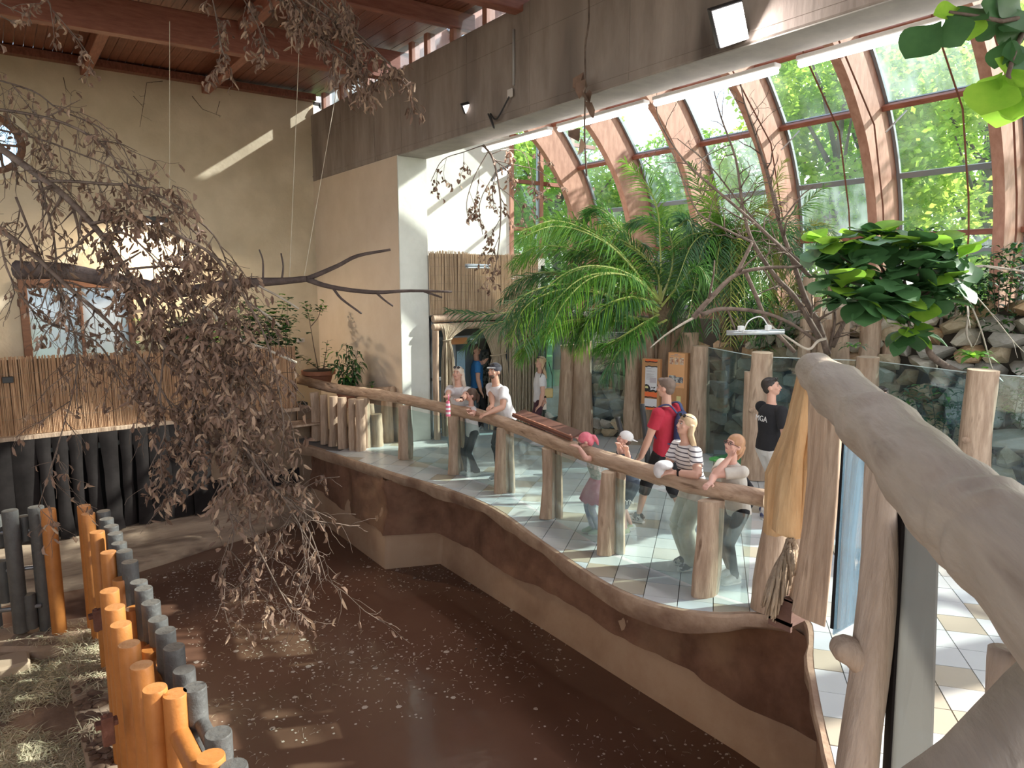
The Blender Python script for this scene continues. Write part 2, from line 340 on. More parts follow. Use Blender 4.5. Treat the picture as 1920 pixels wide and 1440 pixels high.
# cross timbers and grey glazing bars between ribs, panes
def prof_at_z(z):   # outer glazing line
    for a,b in zip(ext, ext[1:]):
        if a.z >= z >= b.z: t = (a.z-z)/(a.z-b.z+1e-9); return a.lerp(b,t), (b-a).normalized()
    return ext[-1], Vector((0,0,-1))
levels = [9.2,8.6,7.55,6.43,5.17,4.02,3.66,2.45]
BROWNL = (0,1,2,3,5)
GP = [glass_mat('vault_pane_a', (.88,.97,.98), .22, (.75,.88,.98)), glass_mat('vault_pane_b', (.85,.96,.97), .5, (.72,.88,1.0), (1,2.0,.5)), glass_mat('vault_pane_c', (.88,.96,.97), .12, (.75,.9,.95))]
rnd = random.Random(4)
for y0 in RIBY[:-1]:
    y1 = y0-2.158+.09; ya = y0-.09
    for li,z in enumerate(levels):
        q,t = prof_at_z(z); n_ = Vector((-t.z,0,t.x)); n_ = n_ if n_.x < 0 else -n_
        c = Vector((q.x,(ya+y1)/2,q.z)) + n_*.16
        if li in BROWNL: MB().obox(c, Vector((0,(ya-y1)/2,0)), n_*.055, t*.05).build('cross_timber', RED_WOOD_Y, gv, bevel=.005)
        mb = MB().obox(c - n_*.12, Vector((0,(ya-y1)/2,0)), n_*.03, t*.055)
        mb.build('glazing_bar', ALU, gv)
    mb = MB()
    for yy in (ya-.04, y1+.04):
        for a,b in zip(ext[6:], ext[7:]):
            mb.beam((a.x-.04,yy,a.z),(b.x-.04,yy,b.z),.07,.06,(0,1,0))
    mb.build('glazing_bar', ALU, gv)
    for li in range(len(levels)-1):
        za,zb = levels[li],levels[li+1]; m_ = rnd.choice(GP); mb = MB(); K=4
        pr = [prof_at_z(za+(zb-za)*k/K)[0] for k in range(K+1)]
        vs = []
        for p_ in pr: vs += [(p_.x,ya,p_.z),(p_.x,y1,p_.z)]
        mb.add(vs, [(2*k,2*k+1,2*k+3,2*k+2) for k in range(K)]); mb.build('pane', m_, gv)
# diagonal steel bracing rods and rust red pull ropes in the right bays
mb = MB()
for y in (RIBY[5]-.35, RIBY[4]-.35, RIBY[3]-.4):
    mb.tube([(11.3,y,7.5),(13.1,y,5.9),(13.62,y,4.5),(13.75,y,3.9),(13.75,y,2.6)], .016, 6)
    mb.tube([(11.3,y-1.45,7.5),(13.1,y-1.45,5.9),(13.62,y-1.45,4.5),(13.75,y-1.45,3.9),(13.75,y-1.45,2.6)], .016, 6)
mb.build('pull_rod', mat('rust', (.20,.07,.04), .7), gv)
mb = MB()
for (a,b) in (((1795,320),(1860,295)),): pass
for y in RIBY[1:7]:
    q,_ = prof_at_z(6.25); mb.beam((q.x-.2,y-.5,q.z-.02),(q.x-.55,y-.32,q.z-.42),.04,.02)
mb.build('window_stay', mat('stay_metal', (.6,.62,.62), .35, metal=.6), gv)
# lower glass wall down to the ground and plinth
MB().box((14.95,-1.4,0),(15.1,15.9,2.4)).build('plinth', mat('plinth', (.25,.24,.22), .9), gv)
# --- gable: glass beyond white wall
gg = struct(empty('window_5'))
for xx in (11.9,12.95,14.1): MB().box((xx-.06,16.25,0),(xx+.06,16.4,8.6)).build('mullion', RIB_WOOD, gg)
for z in (3.3,4.6,5.9,7.1): MB().box((11.84,16.26,z-.05),(15.0,16.38,z+.05)).build('cross_timber', RED_WOOD, gg)
MB().box((12.82,16.27,0),(12.88,16.36,8.6)).build('glazing_bar', ALU, gg)
MB().box((11.84,16.38,0),(15.0,16.39,8.6)).build('pane', GP[2], gg)
# --- lower wall at the far end of the pool
LOW = mat('low_wall', (.22,.15,.10), .9, (.30,.21,.14), 2, bump=.4)
lw = struct(MB().box((-5,13.75,-2.2),(5.3,13.95,.58)).build('wall_low_back', LOW))
struct(MB().box((-5,13.7,.50),(5.0,16.3,.60)).build('floor_balcony', mat('balcony_floor', (.2,.14,.1), .8)))
mb = MB()   # sloping plaster apron below the curtain
def apr(x): t = max(0,min(1,(x-1.0)/3.6)); return lerp(12.35,13.45,t)
xs = [-5+ .35*k for k in range(30)]
rows = []
for x in xs:
    j = noise.noise(Vector((x*1.3,0,0)))*.06; ya = apr(x)
    rows.append([(x,13.76,-1.16),(x,lerp(13.76,ya,.35),-1.17+j*.3),(x,lerp(13.76,ya,.45),-1.24),(x,lerp(13.76,ya,.52)+j,-1.36),(x,lerp(13.76,ya,.8)+j,-1.40),(x,ya+.05+j,-1.5),(x,ya+j,-1.62),(x,ya+.04,-2.2)])
vs = [p for r in rows for p in r]; n_ = 8
mb.add(vs, [(i*n_+j,(i+1)*n_+j,(i+1)*n_+j+1,i*n_+j+1) for i in range(len(xs)-1) for j in range(n_-1)])
struct(mb.build('floor_apron', mat('apron_plaster', (.30,.22,.16), .9, (.42,.32,.23), 2, (.6,3,3), bump=.6, bscale=6, col3=(.16,.11,.08), scale3=1.6, c3=(.5,.7)), smooth=True))
# --- pool walls
LEDGE = [(4.30,14.3),(4.45,13.9),(4.57,13.45),(4.75,12.61),(5.09,10.3),(5.33,9.01),(5.38,7.72),(5.11,6.33),(4.90,5.01),(4.98,4.36),(5.22,3.98),(5.58,3.71),(5.83,3.34),(5.1,2.85),(4.21,2.19),(3.3,1.4),(2.6,.2),(2.5,-1.2)]
LE = [(p.x,p.y) for p in rail_path([(a,b,0) for a,b in LEDGE], 5)]
WB = [(5.02,14.0),(5.02,12.0),(5.00,10.26),(5.85,9.92),(5.83,7.5),(5.80,5.4),(5.80,3.95),(5.75,3.1),(4.9,2.6),(4.2,2.25)]
pw = struct(empty('wall_pool'))
def dense(P, step=.08):
    out=[]
    for (x0,y0),(x1,y1) in zip(P,P[1:]):
        k = max(1,int(math.hypot(x1-x0,y1-y0)/step))
        for i in range(k): out.append((lerp(x0,x1,i/k),lerp(y0,y1,i/k)))
    out.append(P[-1]); return out
D1 = dense(WB); zs = [-.12,-.2,-.3,-.4,-.5,-.6,-.7,-.8,-.9,-1.0,-1.06]
vs=[]; 
for i,(x,y) in enumerate(D1):
    for j,z in enumerate(zs):
        t = j/(len(zs)-1); a = .14*noise.noise(Vector((x*1.1,y*1.3,z*2.2))) + .08*noise.noise(Vector((x*4,y*4,z*5)))
        vs.append((x - .01 - .09*t + a*.7, y + .03*noise.noise(Vector((y*3,z*3,1))), z + (.13*noise.noise(Vector((y*.8,3,1))) if j>=len(zs)-3 else 0)))
n_=len(zs)
MB().add(vs, [(i*n_+j,i*n_+j+1,(i+1)*n_+j+1,(i+1)*n_+j) for i in range(len(D1)-1) for j in range(n_-1)]).build('rough_render', MUD, pw, smooth=True)
vs=[]; zs2=[-.86,-1.0,-1.2,-1.45,-1.63,-2.2]
for i,(x,y) in enumerate(D1):
    for j,z in enumerate(zs2):
        top = -.66+.05*noise.noise(Vector((y*.7,9,1)))
        zz = lerp(top, -1.63, j/4) if j < 4 else z
        vs.append((x + .035 - .05*(j>0) - .02*j, y, zz))
n_=len(zs2)
MB().add(vs, [(i*n_+j,i*n_+j+1,(i+1)*n_+j+1,(i+1)*n_+j) for i in range(len(D1)-1) for j in range(n_-1)]).build('smooth_band', MUD_S, pw, smooth=True)
struct(MB().box((5.0,13.62,-1.95),(5.3,13.9,.3)).build('wall_pool_corner', MUD))
# --- water
wt = MB(); nx,ny = 60,110; X0,X1,Y0,Y1 = -5.0,6.2,-2.0,14.0
vs=[(lerp(X0,X1,i/nx),lerp(Y0,Y1,j/ny),WZ) for j in range(ny+1) for i in range(nx+1)]
wt.add([(X0,Y0,WZ),(X1,Y0,WZ),(X1,Y1,WZ),(X0,Y1,WZ)],[(0,1,2,3)])
WATER = mat('murky_water', (.120,.062,.042), .10, (.155,.084,.058), .5, spec=.3)
n = WATER.node_tree.nodes; l = WATER.node_tree.links
tn = n.new('ShaderNodeTexNoise'); tn.inputs['Scale'].default_value = 5; tc = n.new('ShaderNodeTexCoord'); l.new(tc.outputs['Object'], tn.inputs[0])
bp = n.new('ShaderNodeBump'); bp.inputs['Strength'].default_value = .12; bp.inputs['Distance'].default_value=.02; l.new(tn.outputs[0], bp.inputs['Height']); l.new(bp.outputs[0], n['Principled BSDF'].inputs['Normal'])
water = wt.build('water', WATER); struct(water)
struct(MB().box((-5,-3,-2.3),(6.4,14,-2.2)).build('floor_pool', EARTH))
# --- visitor floor: slab with curved edge and single tiles
fl = struct(empty('floor'))
poly = LE + [(2.5,-3),(15,-3),(15,16.3),(6.9,16.3),(6.9,12.05),(6.2,12.05),(6.2,14.3)]
MB().prism(poly, -.10, -.022).build('screed', mat('grout', (.20,.19,.18), .9), fl)
# curb: uneven concrete edge
vs=[]; 
for i,(x,y) in enumerate(LE):
    a = Vector(LE[min(i+1,len(LE)-1)]) - Vector(LE[max(i-1,0)]); nn = Vector((-a.y,a.x)).normalized()*-1
    if i and (nn.x*-1) < -9: nn=-nn
    h = .20+.09*noise.noise(Vector((x*1.7,y*1.7,0))); o_ = .03*noise.noise(Vector((x*3,y*3,4)))
    for dx,z in ((-.03,-.002),(.045+o_*.5,-.006),(.06+o_,-.03),(.05+o_*.6+.02*noise.noise(Vector((x*6,y*6,2))),-.13),(.01+o_,-h),(-.5,-h-.06)):
        vs.append((x+nn.x*dx, y+nn.y*dx, z))
n_=6
curb = MB().add(vs, [(i*n_+j,(i+1)*n_+j,(i+1)*n_+j+1,i*n_+j+1) for i in range(len(LE)-1) for j in range(n_-1)]); 
co = curb.build('curb', CURB, fl, smooth=True, sharp=35)
def clip(subj, conv):
    out = subj
    for i in range(len(conv)):
        a = conv[i]; b = conv[(i+1)%len(conv)]; inp = out; out = []
        if not inp: break
        f_ = lambda p: (b[0]-a[0])*(p[1]-a[1])-(b[1]-a[1])*(p[0]-a[0])
        for k in range(len(inp)):
            p = inp[k-1]; q = inp[k]; fp,fq = f_(p),f_(q)
            if (fp<0)!=(fq<0): t = fp/(fp-fq); out.append((lerp(p[0],q[0],t),lerp(p[1],q[1],t)))
            if fq>=0: out.append(q)
    return out
TILEM = [mat('tile_%s'%c, b_, .28, tuple(k*.93 for k in b_), 1.5, spec=.5) for c,b_ in (('pale',(.56,.585,.59)),('cool',(.50,.55,.585)),('warm',(.53,.52,.49)),('sand',(.44,.39,.31)))]
th = math.radians(90-52.0); ux = Vector((math.cos(th),math.sin(th))); uy = Vector((-ux.y,ux.x)); TS = .332
tiles = []
for i in range(-45,60):
    for j in range(-45,60):
        o_ = Vector((5.5,5.0)) + ux*TS*i + uy*TS*j
        c = o_ + (ux+uy)*TS/2
        if not (1.5<c.x<14 and -1.5<c.y<12.3): continue
        if c.x > 10.6 + (0): continue
        q = [o_+ux*.004+uy*.004, o_+ux*(TS-.004)+uy*.004, o_+ux*(TS-.004)+uy*(TS-.004), o_+ux*.004+uy*(TS-.004)]
        cp = clip(poly, [(a.x,a.y) for a in q])
        if len(cp) < 3: continue
        d = (Vector((c.x,c.y,0))-EYE); dep = d.dot(_F); px = 960+1325*d.dot(_R)/dep if dep>.3 else -999; py = 720-1325*d.dot(_U)/dep if dep>.3 else 0
        vis = dep>1 and 560<px<1940 and 700<py<1470
        tiles.append((0 if vis else 1, dep, cp, c))
tiles.sort(key=lambda t: (t[0], t[1])); rnd = random.Random(2)
rest = MB(); 
for k,(vv,dep,cp,c) in enumerate(tiles):
    mi = rnd.choice([0,0,0,1,1,0,2,0,3])
    if (c.x-8.6)**2+(c.y-8.2)**2 < .0: mi=1
    dz = rnd.uniform(-.0015,.0015)
    if k < 290 and vv == 0:
        mb = MB(); mb.prism([(a-c.x,b_-c.y) for a,b_ in cp], -.02, 0); link('tile', mb.mesh('tile', TILEM[mi]), fl, (c.x,c.y,dz))
    else: rest.mi = mi; rest.prism(cp, -.02, dz)
tag(rest.build('tile_field', TILEM, fl), kind='stuff')
MB().box((10.3,-3,-.022),(15,16.3,.0)).build('enclosure_ground', mat('sand_ground', (.42,.38,.30), .95, (.32,.27,.20), 2, bump=.5), fl)
# --- animal ground, bottom left
gr = MB(); P0 = [(-5,12.0),(-5,-3),(.75,-3),(.75,3.5),(.42,7.2),(.62,8.9),(.55,9.9),(0,10.15),(-.5,10.4),(-1,11.3),(-3,11.9)]
gd = empty('floor_paddock'); struct(gd)
MB().box((-5,-3,-2.2),(.40,10.1,-1.56)).build('sunken_floor', EARTH, gd)
MB().prism([(.36,-3),(.84,-3),(.84,9.75),(.60,9.95),(.36,9.4)], -2.2, -1.37).build('edge_kerb', mat('kerb_concrete', (.34,.24,.17), .9, (.45,.34,.26), 3, bump=.6), gd, bevel=.03)
MB().prism([(-5,10.7),(-.9,10.45),(-.27,10.25),(.05,10.02),(.33,9.85),(.86,9.85),(.95,10.45),(.78,10.6),(-.26,10.9),(-5,11.6)], -2.2, -1.36).build('stone_edge', mat('kerb_concrete', (0,0,0)), gd, bevel=.05)
MB().box((-.6,9.75,-1.60),(.02,10.15,-1.40)).build('light_block', mat('pale_block', (.52,.40,.29), .9), gd, bevel=.03)
# --- camera terrace
struct(MB().prism([(-1.8,-3),(1.75,-3),(1.6,.9),(.9,1.35),(-1.8,1.0)], 1.25, 1.45).build('floor_terrace', CURB))
struct(MB().box((-1.5,-2.5,-2.2),(1.2,.3,1.25)).build('wall_terrace', MUD_S))
# ================================================================ STEEL TUBE BARRIER beside the pool
def tube_post(parent, x, y, z0, z1, m, r=.078, name='post'):
    mb = MB(); h = z1-z0; mb.tube([(0,0,0),(0,0,h-.012),(0,0,h)], [r,r,r*.96], 18)
    o = mb.build(name, m, parent, smooth=True, loc=(x,y,z0), sharp=40); return o
bo_ = empty('steel_barrier', (.68,4.1,-1.3), 0, 'orange painted steel tube barrier along the pool edge, posts of uneven height', 'barrier')
def rel(p, o): return (p[0]-o.location.x, p[1]-o.location.y, p[2]-o.location.z)
def add_post(par, x, y, z0, z1, m, r=.078):
    q = rel((x,y,z0), par); mb = MB(); h = z1-z0; mb.tube([(0,0,0),(0,0,h-.01),(0,0,h)], [r,r,r*.95], 18)
    return mb.build('post', m, par, smooth=True, loc=q, sharp=40)
ORow = [((395,1418),.27,.082),((328,1300),.27,.08),((290,1290),.30,.08),((265,1247),.30,.08),((242,1207),.30,.08),((226,1170),.30,.08),((215,1138),.30,.08),((205,1107),.30,.08)]
for (p,z,r) in ORow:
    q = on_z(*p, z); add_post(bo_, q.x, q.y, -1.39, z, ORANGE, r)
for (p,z) in (((203,1035),.27),((182,997),.27),((165,963),.27),((157,948),.27),((226,1085),.10),((251,1140),.06),((286,1213),.0),((284,1216),.02)):
    q = on_z(*p, z); add_post(bo_, q.x, q.y, -1.39, z, ORANGE)
mb = MB()
q0 = on_z(318,1330,.05); 
oR = bo_
for za in (-.02,-.75):
    a = rel((.80,5.0,za), oR); b = rel((.86,3.2,za), oR); mb.tube([a,b], .07, 12)
a = rel((.80,6.6,-.1), oR); b = rel((.80,5.05,-.1), oR); mb.tube([a,b], .06, 12)
a = rel((.80,9.9,-.25), oR); b = rel((.80,6.7,-.25), oR); mb.tube([a,b], .045, 12)
mb.build('cross_tube', ORANGE, bo_, smooth=True, sharp=40)
mb = MB()
for zz in (.03,-.06,-.15): mb.tube([rel((.80,4.90,zz), oR), rel((.80,4.90,zz-.08), oR)], .035, 12)
hq = on_z(298,1330,.12)
mb = MB()
for k in range(3): mb.tube([rel((hq.x-.02,hq.y+.02,.12-.1*k), oR), rel((hq.x-.02,hq.y+.02,.035-.1*k), oR)], .035, 12)
mb.build('hinge', ORANGE, bo_, smooth=True, sharp=40)
RUST = mat('rusty_bracket', (.16,.07,.05), .9, (.24,.11,.08), 9, bump=.5)
for (p,D) in (((185,1160),7.4),((205,1365),5.3)):
    c = at(*p, D); mb = MB(); mb.box((-.05,-.04,-.12),(.03,.04,.10)); mb.box((-.09,-.03,.02),(.06,.05,.06)); mb.tube([(-.02,0,-.14),(-.02,0,.12)], .018, 8)
    mb.build('bracket', RUST, bo_, loc=rel(c,oR), bevel=.005)
far = on_z(90,955,.27)
bf = empty('gate_post', (far.x,far.y,-1.36), 0, 'single tall orange tube post standing left of the long orange barrier', 'post')
add_post(bf, far.x, far.y, -1.36, .27, ORANGE, .085)
bg_ = empty('steel_barrier', (.91,4.0,-1.3), 0, 'dark grey steel tube barrier rising from the water beside the orange tubes', 'barrier')
GRow = [(190,960),(197,970),(205,988),(213,1002),(221,1015),(230,1035),(242,1055),(258,1087),(267,1105),(280,1132),(292,1157),(309,1184),(326,1215),(347,1250),(366,1290),(414,1375),(444,1428)]
for i,p in enumerate(GRow):
    q = on_z(*p, .26); z = .27 - (.03 if i%3==1 else 0); add_post(bg_, .905+.004*i*.3, q.y, -2.0, z, GREYP, .078 if i<15 else .082)
mb = MB()
for za in (.02,-.7): mb.tube([rel((.92,9.9,za),bg_), rel((.95,3.2,za),bg_)], .05, 12)
mb.build('cross_tube', GREYP, bg_, smooth=True, sharp=40)
bl = empty('steel_barrier', (-.1,10.5,-1.6), 0, 'dark grey tube gate at the left edge with short stub tubes between posts', 'barrier')
for (p,z,z0) in (((18,957),.27,-1.32),((67,950),.27,-1.5)):
    q = on_z(*p, z); add_post(bl, q.x, q.y, z0, z, GREYP, .09)
for (p,z,zb) in (((44,968),.20,-.12),((4,1052),-.35,-.9),((55,1115),-.85,-1.3),((-30,957),.27,-1.4),((-5,968),.2,-.2)):
    D = 8.95; q = at(*p, D); add_post(bl, q.x, q.y+.02, q.z-(z-zb), q.z, GREYP, .07)
for (a,b) in (((-40,1003),(75,992)),((-40,1075),(78,1062)),((-40,1150),(78,1135))):
    mb = MB(); mb.tube([rel(at(*a,8.95),bl), rel(at(*b,9.0),bl)], .028, 10); mb.build('rail_bar', mat('steel_bar', (.3,.32,.36), .35, metal=.7), bl, smooth=True)

# ================================================================ LOG RAILING of the walkway
rl = empty('log_railing', (5.6,8,0), 0, 'curved rustic log railing with half log posts and glass panes along the pool ledge', 'railing')
rz = 1.02
PP = [(5.27,12.36),(5.67,10.94),(5.86,9.57),(5.90,8.28),(5.70,6.98),(5.49,5.63),(5.54,4.27)]
path = [on_z(x,y,rz) for x,y in ((552,708),(600,722),(640,730),(707,740),(773,752),(840,767),(907,781),(973,803),(1040,829),(1107,852),(1173,873),(1240,893),(1325,915),(1436,934))]
sp = rail_path(path, 6)
seg = [(0,22,.098),(22,34,.092),(34,52,.095),(52,66,.097),(66,len(sp)-1,.088)]
for k,(a,b,r) in enumerate(seg):
    pts = sp[a:b+1]; rr = [r*(1+.10*noise.noise(Vector((i*.4,k*5,0)))+ .03*(i<2 or i>len(pts)-3)) for i in range(len(pts))]
    mb = MB(); mb.tube([p-rl.location for p in pts], rr, 14, jit=.12, seed=k); mb.m[-1]=1; mb.m[-2]=1
    finish_log(mb.build('handrail', [LOGR if 'LOGR' in globals() else LOG, LOGEND], rl, smooth=True))
LP = [((760,860),.125,.95),((853,888),.115,.95),((943,922),.12,.97),((1028,970),.125,.95),((1140,1035),.13,.95),((1325,1112),.155,.95)]
for k,(p,r,h) in enumerate(LP):
    q = on_z(*p, 0); me = log_mesh(h, r, seed=k+3, half=.62, knot=(.4,1.3,.03) if k==3 else None)
    o = link('post', me, rl, q-rl.location, (0,0,math.radians(-54+[-8,4,10,20,18,8][k]))); finish_log(o)
    if k in (1,2,3,4):   # the second half of the split post behind the pane
        d = Vector((.17,.02,0)); me = log_mesh(h, r*.7, seed=k+30, half=.5); finish_log(link('back_post', me, rl, q+Vector((.12,-.06,0))-rl.location, (0,0,.4)))
for k,(px,pb) in enumerate(((592,826),(609,832),(626,836),(643,840),(662,843),(676,845))):
    q = on_z(px+1,pb,0); me = log_mesh(.96, .098-.012*(k%3==1), seed=k+60, half=.7); finish_log(link('baluster', me, rl, q-rl.location, (0,0,-.5)))
# glass between posts
RG = glass_mat('railing_glass', (.90,.97,.95), .13, (.8,.9,.95), (.6,.6,2.5), refl=1.3)
gp = [on_z(684,846,0)]+[on_z(*p,0) for p,_,_ in LP]+[on_z(1420,1142,0)]
for a,b in zip(gp,gp[1:]):
    d = (b-a).normalized(); a2 = a+d*.10; b2 = b-d*.10; nn = Vector((d.y,-d.x,0))
    MB().obox((a2+b2)/2+Vector((0,0,.46))+nn*-.0-rl.location, (b2-a2)/2, nn*.004, Vector((0,0,.44))).build('glass_pane', RG, rl)
# back short rail with low logs behind glass, below the plants
r2 = empty('log_railing', (6.0,12.6,0), 0, 'short low log railing in front of the wall plants', 'railing')
a = on_z(672,742,.98)+Vector((.35,.5,0)); pA = Vector((5.35,12.9,.98)); pB = Vector((6.12,12.35,.98))
pA = at(668,738,14.3); pB = at(737,733,13.7)
mb = MB(); mb.tube([pA-r2.location, (pA+pB)/2-r2.location+Vector((0,0,.02)), pB-r2.location], [.09,.085,.095], 12, jit=.1); finish_log(mb.build('handrail', [LOG,LOGEND], r2, smooth=True))
for k,(px,pb,h,r) in enumerate(((684,838,.95,.12),(707,836,.62,.11),(728,828,.95,.11),(695,835,.8,.09))):
    q = on_z(px,pb,0); finish_log(link('post', log_mesh(h, r, seed=80+k), r2, q-r2.location))
# info board along the rail
ib = empty('rail_board', tuple(at(1040,800,9.2)), 0, 'long dark brown sloping info board mounted on the railing', 'board')
A_ = at(962,778,10.3); B_ = at(1072,822,8.8)
d = (B_-A_); sdv = Vector((.27,.07,.04)); up = d.normalized().cross(sdv.normalized())
MB().obox((A_+B_)/2+sdv*.4-ib.location, d/2, sdv/2, up.normalized()*.012).build('board', mat('board_brown', (.10,.04,.03), .5, (.16,.07,.05), 4), ib)
MB().obox((A_+B_)/2-ib.location, d/2, Vector((0,0,.03)), Vector((.012,0,0))).build('edge_strip', mat('board_edge', (.33,.14,.09), .5), ib)

# ================================================================ STAIR SIDE: half logs, ropes, big near handrail
ss = empty('stair_cladding', tuple(at(1500,1000,3.8)), 0, 'tall half log planks with a slanting top hung below the big handrail', 'cladding')
O = ss.location
def plank(poly, D0, D1, th, m, name='half_log', bulge=.03, seed=0):
    # slab seen face on: outline surveyed on the plane between depth D0 (left) and D1 (right)
    mb = MB(); xs_ = [p[0] for p in poly]; xa,xb = min(xs_),max(xs_)
    fr = [at(x,y, lerp(D0,D1,(x-xa)/max(1,xb-xa)))-O for x,y in poly]
    n_ = len(fr); back = [p + Vector((math.sin(YAW),math.cos(YAW),0))*th for p in fr]
    c = sum(fr, Vector())/n_; 
    inner = [p.lerp(Vector((c.x,c.y,p.z)), .45) - Vector((math.sin(YAW),math.cos(YAW),0))*bulge for p in fr]
    mb.add(fr+back+inner, [tuple(range(2*n_,3*n_))]+[(i,(i+1)%n_,2*n_+(i+1)%n_,2*n_+i) for i in range(n_)]+[(i,n_+i,n_+(i+1)%n_,(i+1)%n_) for i in range(n_)]+[tuple(range(2*n_-1,n_-1,-1))])
    return mb.build(name, m, ss, smooth=False, bevel=.008)
plank([(1502,700),(1478,800),(1440,890),(1437,1003),(1476,1003),(1486,850),(1512,716)], 3.95, 3.8, .05, LOG_Y)
plank([(1508,705),(1488,800),(1464,900),(1455,1000),(1484,1012),(1502,1010),(1506,860),(1532,742),(1530,728)], 3.75, 3.7, .07, LOG_Y)
plank([(1531,735),(1500,880),(1498,1008),(1522,1012),(1535,820),(1545,742)], 3.72, 3.66, .07, LOG_Y)
plank([(1529,742),(1527,900),(1517,1000),(1505,1080),(1487,1150),(1548,1176),(1560,1060),(1574,930),(1580,800),(1560,750)], 3.6, 3.35, .09, LOG, bulge=.05)
# logs at the foot where the small rail ends
for k,(px,pt,pb,r) in enumerate(((1443,915,1142,.115),(1478,930,1135,.10))):
    q = on_z(px,pb,0); top = (533-pt)/1338*(q.x*math.sin(YAW)+q.y*math.cos(YAW))+3.05
    finish_log(link('foot_log', log_mesh(top, r, seed=90+k, flare=.12), ss, q-O))
# bundle of hanging rope / straw
MOP = mat('rope_bundle', (.27,.20,.14), .95, (.42,.33,.24), 20, (1,1,.2), bump=1, bscale=40)
mp_ = empty('straw_bundle', tuple(at(1478,1020,3.75)), 0, 'frayed brown straw bundle hanging below the half log planks', 'rope')
mb = MB(); rnd = random.Random(5)
for k in range(70):
    t = rnd.random(); a = at(1482+rnd.uniform(-7,8),1015+rnd.uniform(-6,8),3.72)
    ex_ = lerp(1428,1492,t)+rnd.uniform(-3,3); ey = 1085+78*math.sin(t*PI*.9+.6)+rnd.uniform(-12,10)
    b = at(ex_,ey,3.72+rnd.uniform(-.09,.09)); m_ = a.lerp(b,.5)+Vector((rnd.uniform(-.02,.02),0,.02+rnd.uniform(-.01,.02)))-(at(1500,0,1)-at(1490,0,1))*(1-t)*.8
    mb.tube([p-mp_.location for p in (a,a.lerp(m_,.5),m_,m_.lerp(b,.5)+Vector((0,0,.01)),b)], [.007,.012,.014,.013,.004], 5)
mb.build('strands', MOP, mp_, smooth=True)
bx_ = empty('steel_bracket', tuple(at(1480,1140,3.7)), 0, 'small dark rusty steel box bracket behind the straw bundle', 'bracket')
mb = MB(); mb.box((-.06,-.05,-.07),(.09,.08,-.05)); mb.box((-.06,-.05,.06),(.09,.08,.075)); mb.box((-.06,.06,-.07),(.09,.08,.07)); mb.box((-.06,-.05,-.1),(-.045,.08,.07)); mb.build('box', mat('rust_dark', (.09,.045,.035), .8, (.15,.08,.06), 8), bx_)
# near posts and glass
nr = empty('terrace_railing', tuple(on_z(1600,760,2.6)), 0, 'thick smooth grey log handrail close up, with its knotted post and glass', 'railing')
O = nr.location
hp = [(1524,692),(1560,722),(1622,780),(1674,826),(1782,943),(1866,1010),(1980,1120)]
hw = [on_z(x,y,2.6) for x,y in hp]; hw.append(hw[-1]+(hw[-1]-hw[-2])*4)
sp = rail_path(hw, 8); n_ = len(sp); rr=[]; _d = hw[-2]-hw[0]; _mp.inputs['Rotation'].default_value = (0,0,math.atan2(_d.y,_d.x))
for i,p in enumerate(sp):
    b_ = lerp(.104,.093,i/n_)*(1+.05*noise.noise(Vector((i*.22,3,0))))
    for c_,a_,w_ in ((10,.14,2.2),(20,.10,2.5),(5,-.06,1.5),(15,-.05,1.5)): b_ *= 1+a_*math.exp(-((i-c_)/w_)**2)
    rr.append(b_*(1-.18*math.exp(-i/1.2)))
mb = MB(); mb.tube([p-O for p in sp], rr, 28, jit=.16, seed=11); mb.m[-1]=1; mb.m[-2]=1
finish_log(mb.build('handrail', [RAILG,LOGEND], nr, smooth=True))
h2 = [at(1660,1740,1.0), at(1850,1530,1.1), at(2030,1330,1.25), at(2200,1140,1.4)]
mb = MB(); mb.tube([p-O for p in rail_path(h2,6)], .11, 24, jit=.12, seed=4); finish_log(mb.build('lower_handrail', [RAILG,LOGEND], nr, smooth=True))
# knotted post
def face_post(name, pts, m, D, th, knot=None):
    mb = MB(); L = []
    cs=[];rs=[]
    for (xl,xr,y) in pts:
        c = at((xl+xr)/2, y, D); cs.append(c-O); rs.append((xr-xl)/2/1325*D)
    mb.tube(cs, rs, 18, ex=th, jit=.08, seed=2)
    if knot:
        (kx,ky,kr) = knot; c = at(kx,ky,D)-O; e = at(kx-kr*.35,ky-kr*.1,D)-O; R0 = kr/1325*D
        mb.tube([at(kx+60,ky+30,D)-O, at(kx+22,ky+10,D)-O, at(kx,ky,D)-O, at(kx-14,ky-6,D)-O], [R0*1.8,R0*1.15,R0*1.05,R0*.6], 14)
    return mb.build(name, m, nr, smooth=True)
face_post('post', [(1618,1690,835),(1614,1690,880),(1610,1690,960),(1606,1694,1040),(1599,1690,1120),(1590,1683,1200),(1582,1675,1280),(1570,1664,1360),(1558,1656,1440),(1545,1645,1560),(1530,1640,1700)], LOG_G, 2.15, .7, (1577,1213,24))
face_post('stub_post', [(1856,1925,1218),(1854,1925,1240),(1850,1925,1330),(1845,1925,1440)], LOG_G, 1.6, .9)
NG = glass_mat('near_glass', (.62,.78,.86), .5, (.45,.62,.75), (3,3,.6), refl=1.6)
def pane(q4, name, m, th=.006):
    v = [Vector(p)-O for p in q4]; nn = (v[1]-v[0]).cross(v[2]-v[1]).normalized()*th
    MB().add([*v, *[p+nn for p in v]], [(0,1,2,3),(7,6,5,4),(0,4,5,1),(1,5,6,2),(2,6,7,3),(3,7,4,0)]).build(name, m, nr)
pane([at(1582,820,3.3),at(1640,880,2.3),at(1612,1160,2.3),at(1561,1190,3.3)], 'glass_pane', NG)
